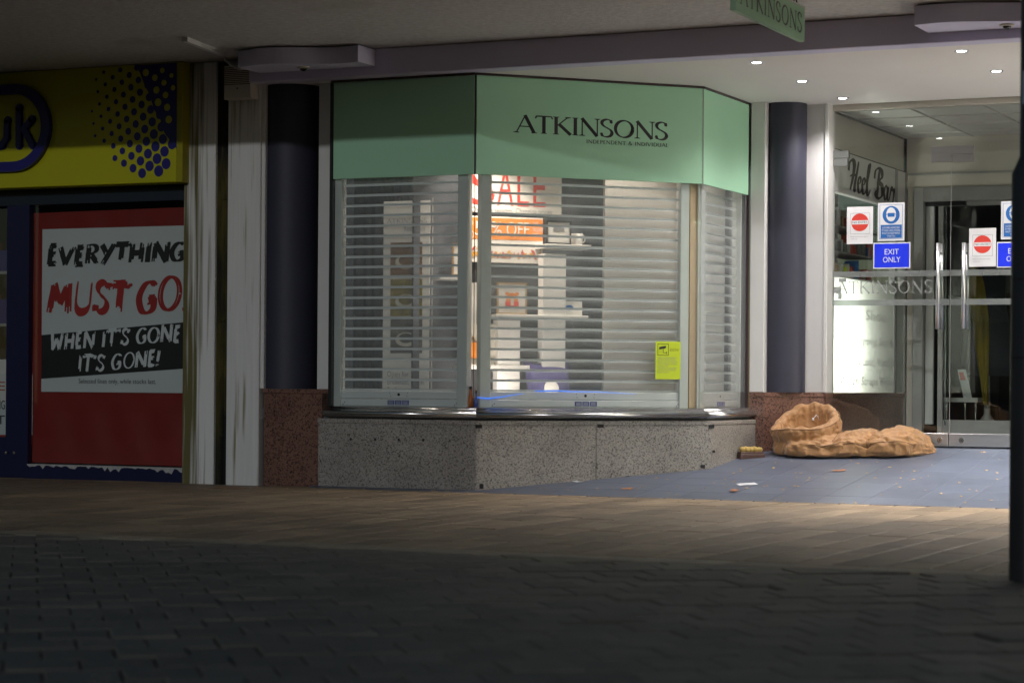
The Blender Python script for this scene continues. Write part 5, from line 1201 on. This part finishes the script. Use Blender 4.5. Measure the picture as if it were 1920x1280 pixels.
MB().box(uR + .004, 5.048, YG - .005, YG + .005, ZR1 - .01, SZ - .045).build('glass_pane', 'pane_glass', t); MB().bev(uR + .003, 5.048, YG - .03, YG + .03, ZR0 + .004, ZR1, .003).build('bottom_rail', 'brushed_steel', t)

# ---- downlights in the soffit
def downlight(u, v, lab):
    t = thing('downlight', lab, 'downlight', (u, v, SZ - .002), group='downlights in the entrance soffit')
    MB().lathe([(.048, .0005), (.048, -.004), (.040, -.006), (.034, -.003), (.034, .0)], (u, v, SZ - .001), 24).build('rim', 'steel', t, True)
    m = MB(); m.lathe([(.034, 0), (.03, -.004), (.015, -.0065), (.0005, -.007)], (u, v, SZ - .002), 20); m.build('lens', 'led_lens', t, True)
    light(t, 'SPOT', 'bulb', (u, v, SZ - .014), 88, (1.0, .94, .93), spot_size=R(135), spot_blend=.8, shadow_soft_size=.03)
for u in (2.09, 3.555):
    for v in (.25, 1.31, 2.38):
        if (u, v) == (3.555, 2.38): continue
        downlight(u, v, ('recessed downlight in the row beside the bay' if u < 3 else 'recessed downlight in the row nearer the lamp post'))
downlight(3.555, 2.38, 'recessed downlight hidden by the lamp post')

# ================================================================== hanging sign
FS = Matrix.Translation((2.80, 0, 0)) @ Matrix.Rotation(R(90), 4, 'Z')
t = thing('hanging_sign', 'green ATKINSONS sign board hanging below the canopy', 'hanging sign', (-1.55, 0, 3.02), FS)
za = 3.018; zb = 3.235
MB(FS).box(-2.24, -.885, .0, .035, za, zb).build('board', 'green_sign', t)
MB(FS).box(-2.24, -.885, -.004, .039, zb + .0005, zb + .012).build('top_edge', 'peeled_paint', t)
lay(glyphs('ATKINSONS', thick=.15, thin=.075, track=.14), -2.17, za + .045, 1.22, .135, -.0015, FS).build('lettering', 'black_vinyl', t)
for x in (-1.03, -2.08):
    MB(FS).tube([(x + .03 * math.cos(a_), .017, zb + .02 + .026 * math.sin(a_)) for a_ in [2 * math.pi * i / 14 for i in range(15)]], .005, 6).build('hook', 'black_plastic', t)

# ================================================================== lamp post
pz = onz(1890, 1089); pc = Vector((pz.x, pz.y)) + Vector((c_, s_)) * .085
t = thing('lamp_post', 'dark painted steel lamp post with wider base on the pavement edge', 'lamp post', (pc.x, pc.y, RZ))
dpost = (Vector((pc.x, pc.y)) - CAM.xy).length
zt1 = CAM.z + (722 + 7 - 325) / FPX * 9.2; zt0 = CAM.z + (722 + 7 - 300) / FPX * 9.2
MB().lathe([(.082, RZ - .02), (.082, zt1), (.05, zt0 + .02), (.05, 6.0)], (pc.x, pc.y, 0), 32).build('shaft', 'post_paint', t, True)
zs_ = CAM.z + (722 + 7 - 195) / FPX * 9.2; ze_ = CAM.z + (722 + 7 - 133) / FPX * 9.2
m = MB(); vs = []
for k in range(9):
    a_ = math.atan2(-c_, s_) - 1.15 + .16 * k; vs += [(pc.x + .0515 * math.cos(a_), pc.y + .0515 * math.sin(a_), zs_), (pc.x + .0515 * math.cos(a_), pc.y + .0515 * math.sin(a_), ze_)]
m.add(vs, [(2 * k, 2 * k + 2, 2 * k + 3, 2 * k + 1) for k in range(8)]); m.build('sticker', 'sticker_pale', t)
m = MB()
for z in (.9, 1.22): m.lathe([(.0835, z), (.0835, z + .008)], (pc.x, pc.y, 0), 32)
m.build('door_seam', 'black_plastic', t)

# ================================================================== sleeping bag
def bag():
    t = thing('sleeping_bag', 'empty orange tan sleeping bag rumpled on the tiles by the glass doors', 'sleeping bag', (2.2, 2.35, ramp(2.35)))
    vs, fs = [], []
    def loft(rings):
        o_ = len(vs); n = len(rings[0])
        for r_ in rings: vs.extend(r_)
        for i in range(len(rings) - 1):
            for k in range(n): fs.append((o_ + i * n + k, o_ + i * n + (k + 1) % n, o_ + (i + 1) * n + (k + 1) % n, o_ + (i + 1) * n + k))
        fs.append([o_ + k for k in range(n)][::-1]); fs.append([o_ + (len(rings) - 1) * n + k for k in range(n)])
    n = 120; rb = random.Random(4)
    # lying body: stations (u, v, half depth, height, pinch)
    st = [(1.64, 2.32, .12, .10, 0), (1.70, 2.31, .20, .15, 0), (1.78, 2.29, .27, .17, 0), (1.92, 2.29, .30, .175, 0), (2.04, 2.30, .30, .175, .4), (2.12, 2.32, .28, .165, 1), (2.18, 2.33, .285, .19, .7), (2.27, 2.35, .29, .205, .1),
          (2.34, 2.36, .275, .185, .5), (2.38, 2.365, .255, .155, 1), (2.43, 2.38, .275, .19, .7), (2.52, 2.39, .295, .215, .1), (2.60, 2.40, .29, .21, .2), (2.67, 2.43, .255, .19, .5), (2.725, 2.46, .20, .15, .8), (2.78, 2.50, .10, .085, .5), (2.815, 2.53, .03, .035, 0)]
    def lerp(f):
        k = min(len(st) - 2, int(f)); g_ = f - k; g2 = g_ * g_ * (3 - 2 * g_); A_, B_ = st[k], st[k + 1]
        return [A_[i] + (B_[i] - A_[i]) * (g_ if i == 0 else g2) for i in range(5)]
    ph = [rb.uniform(0, 6.28) for _ in range(12)]; rings = []; NS = 110
    for i in range(NS + 1):
        u_, v_, hd, hh, pin = lerp(i / NS * (len(st) - 1)); ring = []
        for k in range(n):
            a_ = 2 * math.pi * k / n; ca_, sa2 = math.cos(a_), math.sin(a_)
            # folds that run out from the pinched seams, long diagonal creases between them
            fold = pin * (.010 * math.sin(a_ * 13 + ph[0] + u_ * 9) + .007 * math.sin(a_ * 23 + ph[1] - u_ * 14))
            fold += .006 * math.sin(a_ * 5 + u_ * 26 + ph[2]) * math.sin(u_ * 11 + ph[3]) + .0045 * math.sin(a_ * 9 - u_ * 41 + ph[4])
            fold += .006 * max(0, math.sin(a_ * 4 + u_ * 17 + ph[5])) ** 6 - .008 * max(0, math.sin(a_ * 6 - u_ * 23 + ph[6])) ** 8
            q_ = mnoise.voronoi(Vector((u_ * 5.0 + 1.2 * math.cos(a_), hd * 5.5 * math.sin(a_) + u_ * 2.6, hd * 4 * math.cos(a_))))[0]; pf = min(1, (q_[1] - q_[0]) * 2.2)
            fold = fold * .7 + .020 * (pf ** .4 - .7) * min(1, hd / .1)
            y = (hd + fold) * (abs(ca_) ** .8) * (1 if ca_ > 0 else -1)
            z = (hh + fold * 1.3) * (.5 + .5 * (abs(sa2) ** (.75 if sa2 > 0 else .4)) * (1 if sa2 > 0 else -1))
            vv_ = v_ + y; ring.append((u_ + .006 * math.sin(a_ * 7 + i * .6), vv_, ramp(vv_) - .004 + max(0, z)))
        rings.append(ring)
    loft(rings)
    body = rings
    # hood: wall of cloth round an open mouth that faces the street, rolled rim, hollow inside
    hc = Vector((1.845, 2.33)); rings = []
    def mouth(a_):                                  # rim height round the mouth: low towards the street, high at the back
        front = -math.sin(a_); right = math.cos(a_)
        return .300 - .10 * front + .025 * right - .02 * math.cos(a_ * 2) + .010 * math.sin(a_ * 3 + 1)
    hp = [(.0, 1.06, 1.05), (.12, 1.12, 1.12), (.25, 1.15, 1.14), (.38, 1.10, 1.08), (.48, 1.05, 1.03), (.58, 1.09, 1.08), (.70, 1.13, 1.13), (.82, 1.14, 1.15), (.92, 1.10, 1.12), (.98, 1.03, 1.05), (1.0, .96, .97), (.985, .89, .89), (.93, .83, .82), (.86, .80, .79), (.78, .79, .78), (.66, .78, .77), (.52, .76, .75), (.40, .72, .70), (.32, .60, .58), (.29, .40, .38), (.28, .2, .2)]
    for i, (hf, fx, fy) in enumerate(hp):
        ring = []; inner = i >= 10
        for k in range(n):
            a_ = 2 * math.pi * k / n
            pk = .020 * math.sin(a_ * 27 + ph[7]) * (1 if i in (12, 13, 14, 7) else .25)               # gathers along the stitched rim
            dr = .05 * math.sin(a_ * 7 + ph[8] + hf * 4) * (.7 if inner else .45) + .022 * math.sin(a_ * 15 + ph[9] - hf * 7)
            q_ = mnoise.voronoi(Vector((3.1 * math.cos(a_), 3.1 * math.sin(a_), (i if not inner else i * .7) * .42)))[0]; pf = min(1, (q_[1] - q_[0]) * 2.0); dr = dr * .5 + .07 * (pf ** .4 - .7) * (1 if i not in (10, 11) else .4) * (-1 if inner else 1)
            x = hc.x + .250 * (fx * (1 + dr + pk)) * math.cos(a_) - .02 * hf; y = hc.y + .222 * (fy * (1 + dr + pk)) * math.sin(a_) - .04 * hf
            ring.append((x, y, ramp(hc.y) - .01 + mouth(a_) * hf + (.008 * math.sin(a_ * 11 + i) if inner else 0)))
        rings.append(ring)
    loft(rings)
    T = rootm(t).inverted(); me = bpy.data.meshes.new('quilt'); me.from_pydata([T @ Vector(v) for v in vs], [], fs); me.update()
    o = bpy.data.objects.new('quilt', me); link(o, t); me.materials.append(MATS['bag_cloth'])
    rm = o.modifiers.new('Remesh', 'REMESH'); rm.mode = 'VOXEL'; rm.voxel_size = .0062; rm.use_smooth_shade = True
    sm = o.modifiers.new('Smooth', 'SMOOTH'); sm.iterations = 2; sm.factor = .5
    for nm, sz, st_ in (('folds', .22, .018), ('wrinkles', .09, .005)):
        tx = bpy.data.textures.new(nm, 'CLOUDS' if nm == 'folds' else 'MUSGRAVE')
        if nm == 'wrinkles': tx.musgrave_type = 'RIDGED_MULTIFRACTAL'; tx.noise_scale = sz; tx.octaves = 3
        else: tx.noise_scale = sz; tx.noise_depth = 2
        d = o.modifiers.new(nm, 'DISPLACE'); d.texture = tx; d.strength = st_; d.mid_level = .5 if nm == 'folds' else .9; d.texture_coords = 'LOCAL'
    # stitched seams: along the street side and round the two waists, sunk into the cloth
    kf = int(n * .47); MB().tube([Vector(body[i][kf]) + Vector((0, -.001, .0)) for i in range(22, 98, 2)], .0042, 6).build('seam', 'bag_seam', t, True)
    for ii in (34, 62):
        MB().tube([Vector(body[ii][k]) for k in range(2, n // 2, 2)], .0038, 6).build('seam', 'bag_seam', t, True)
    MB().tube([Vector(rings[8][k]) for k in range(0, n, 2)] + [Vector(rings[8][0])], .0040, 6).build('seam', 'bag_seam', t, True)
    cpts = [(1.955, 2.10, .535), (1.972, 2.115, .56), (1.975, 2.16, .545), (1.965, 2.20, .52)]
    MB().tube(cpts, .003, 6).build('drawcord', 'paper', t, True)
    MB().lathe([(.0005, 0), (.008, .004), (.008, .018), (.0005, .022)], (1.953, 2.094, .516), 10).build('toggle', 'paper', t, True)
bag()
# brown block with padded yellow top (beside the bag)
pa = onramp(1388, 861); pb = onramp(1434, 857.5)
t = thing('scrub_brush', 'brown wooden block with yellow padded rolls against the granite base', 'brush', (pa.x, pa.y, pa.z))
d = (pb - pa); L_ = d.length; FK = Matrix.Translation(pa) @ Matrix.Rotation(math.atan2(d.y, d.x), 4, 'Z')
MB(FK).bev(0, L_, 0, .10, -.005, .042, .004).build('block', 'shoe_wood', t); MB(FK).bev(.004, L_ - .01, .004, .09, .0425, .058, .003).build('upper', 'shoe_wood', t)
for i in range(5):
    x = .012 + i * (L_ - .03) / 5; MB(FK).tube([(x, .045, .072), (x + .012, .045, .077 + .006 * (i % 2)), (x + .03, .045, .074), (x + .042, .045, .068)], [.016, .023, .024, .016], 12).build('padding', 'shoe_yellow', t, True)
MB(FK).box(L_ - .055, L_ - .02, .04, .07, .06, .105).build('clip', 'black_plastic', t)
# litter
def scrap(x, y, w_, h, mm, lab, fold=.0, name='paper_scrap', grp=None):
    p = onramp(x, y); t = p + Vector((0, 0, .003)); a_ = r3.random() * 3; ca_, sa2 = math.cos(a_), math.sin(a_); m = MB()
    pts = []
    for i in range(4):
        for j in range(3): lx = (i / 3 - .5) * w_; ly = (j / 2 - .5) * h; pts.append((lx * ca_ - ly * sa2 + t.x, lx * sa2 + ly * ca_ + t.y, t.z + RS * ((lx * sa2 + ly * ca_)) + fold * abs(i - 1.5) / 1.5 + r3.uniform(0, .003)))
    m.add(pts, [(i * 3 + j, (i + 1) * 3 + j, (i + 1) * 3 + j + 1, i * 3 + j + 1) for i in range(3) for j in range(2)]); o = m.build(name, mm); tag(o, lab, 'litter', grp)
scrap(1015, 906, .09, .07, 'litter_white', 'folded grey paper scrap at the foot of the speckled granite', .05)
scrap(1175, 893, .05, .035, 'litter_white', 'white torn paper on the tiles close to the granite joint', .012)
scrap(1083, 904, .08, .05, 'litter_white', 'flat pale paper scrap on the tiles below the wide shutter', .004)
scrap(1572, 883, .10, .06, 'litter_orange', 'orange leaf on the tiles in front of the sleeping bag', .006, 'dry_leaf')
scrap(1375, 921, .09, .05, 'litter_orange', 'curled orange leaf near the tile edge', .006, 'dry_leaf')
scrap(1175, 917, .08, .06, 'litter_orange', 'orange leaf on the tiles near the speckled granite', .006, 'dry_leaf')
scrap(1400, 908, .14, .10, 'litter_white', 'broad pale smear of paper on the blue tiles', .0)
m = MB(); r4 = random.Random(8)
def crumb(p, s, nz):
    a_ = r4.random() * 6.28; m.add([(p.x + s * math.cos(a_ + q * 1.57) * r4.uniform(.6, 1.3), p.y + s * math.sin(a_ + q * 1.57) * r4.uniform(.6, 1.3), p.z + .002 + nz * (q % 2)) for q in range(4)] + [(p.x, p.y, p.z + .006 + nz)], [(0, 1, 4), (1, 2, 4), (2, 3, 4), (3, 0, 4)])
for i in range(150):
    x = r4.uniform(900, 1880); y = r4.uniform(848, 945)
    p = onramp(x, y)
    if p.y < RV or p.y > 2.75 or (p.x < 1.42 and p.y > p.x * 1.04 - .02): continue
    crumb(p, r4.uniform(.006, .016), .004)
for i in range(70):
    p = onz(r4.uniform(330, 1000), 914 + abs(r4.gauss(0, 10)), RZ + .003)
    if p.y > RV: continue
    crumb(p, r4.uniform(.005, .013), .004)
o = m.build('leaf_crumbs', 'litter_leaf'); tag(o, 'scattered crumbs and leaf bits over the floor', 'litter', kind='stuff')
scr = onz(425, 915, RZ); m = MB(); m.add([(scr.x - .12, scr.y - .05, RZ + .004), (scr.x + .14, scr.y - .02, RZ + .004), (scr.x + .12, scr.y + .06, RZ + .006), (scr.x - .1, scr.y + .04, RZ + .005)], [(0, 1, 2, 3)])
o = m.build('wrapper', 'litter_orange'); tag(o, 'flat red and white wrapper below the white pilasters', 'litter')

# flat print belongs to the sheet or board that carries it
def stem(o): return o.name.split('.')[0]
PRINT = {'lettering', 'print', 'border', 'red_disc', 'white_bar', 'blue_disc', 'face_icon', 'mask_icon', 'icon_frame', 'camera_icon', 'dot_print', 'orange_band', 'black_band', 'leaf_print', 'blue_panel', 'sticker_print', 'food_picture', 'plate_picture', 'meal_picture', 'footer'}
for e_ in [o for o in bpy.data.objects if o.type == 'EMPTY']:
    ch = list(e_.children); base = [o for o in ch if stem(o) in ('sheet', 'board', 'card', 'banner', 'sign_board', 'mount')]
    if not base: continue
    for o in ch:
        if stem(o) in PRINT: o.parent = base[0]
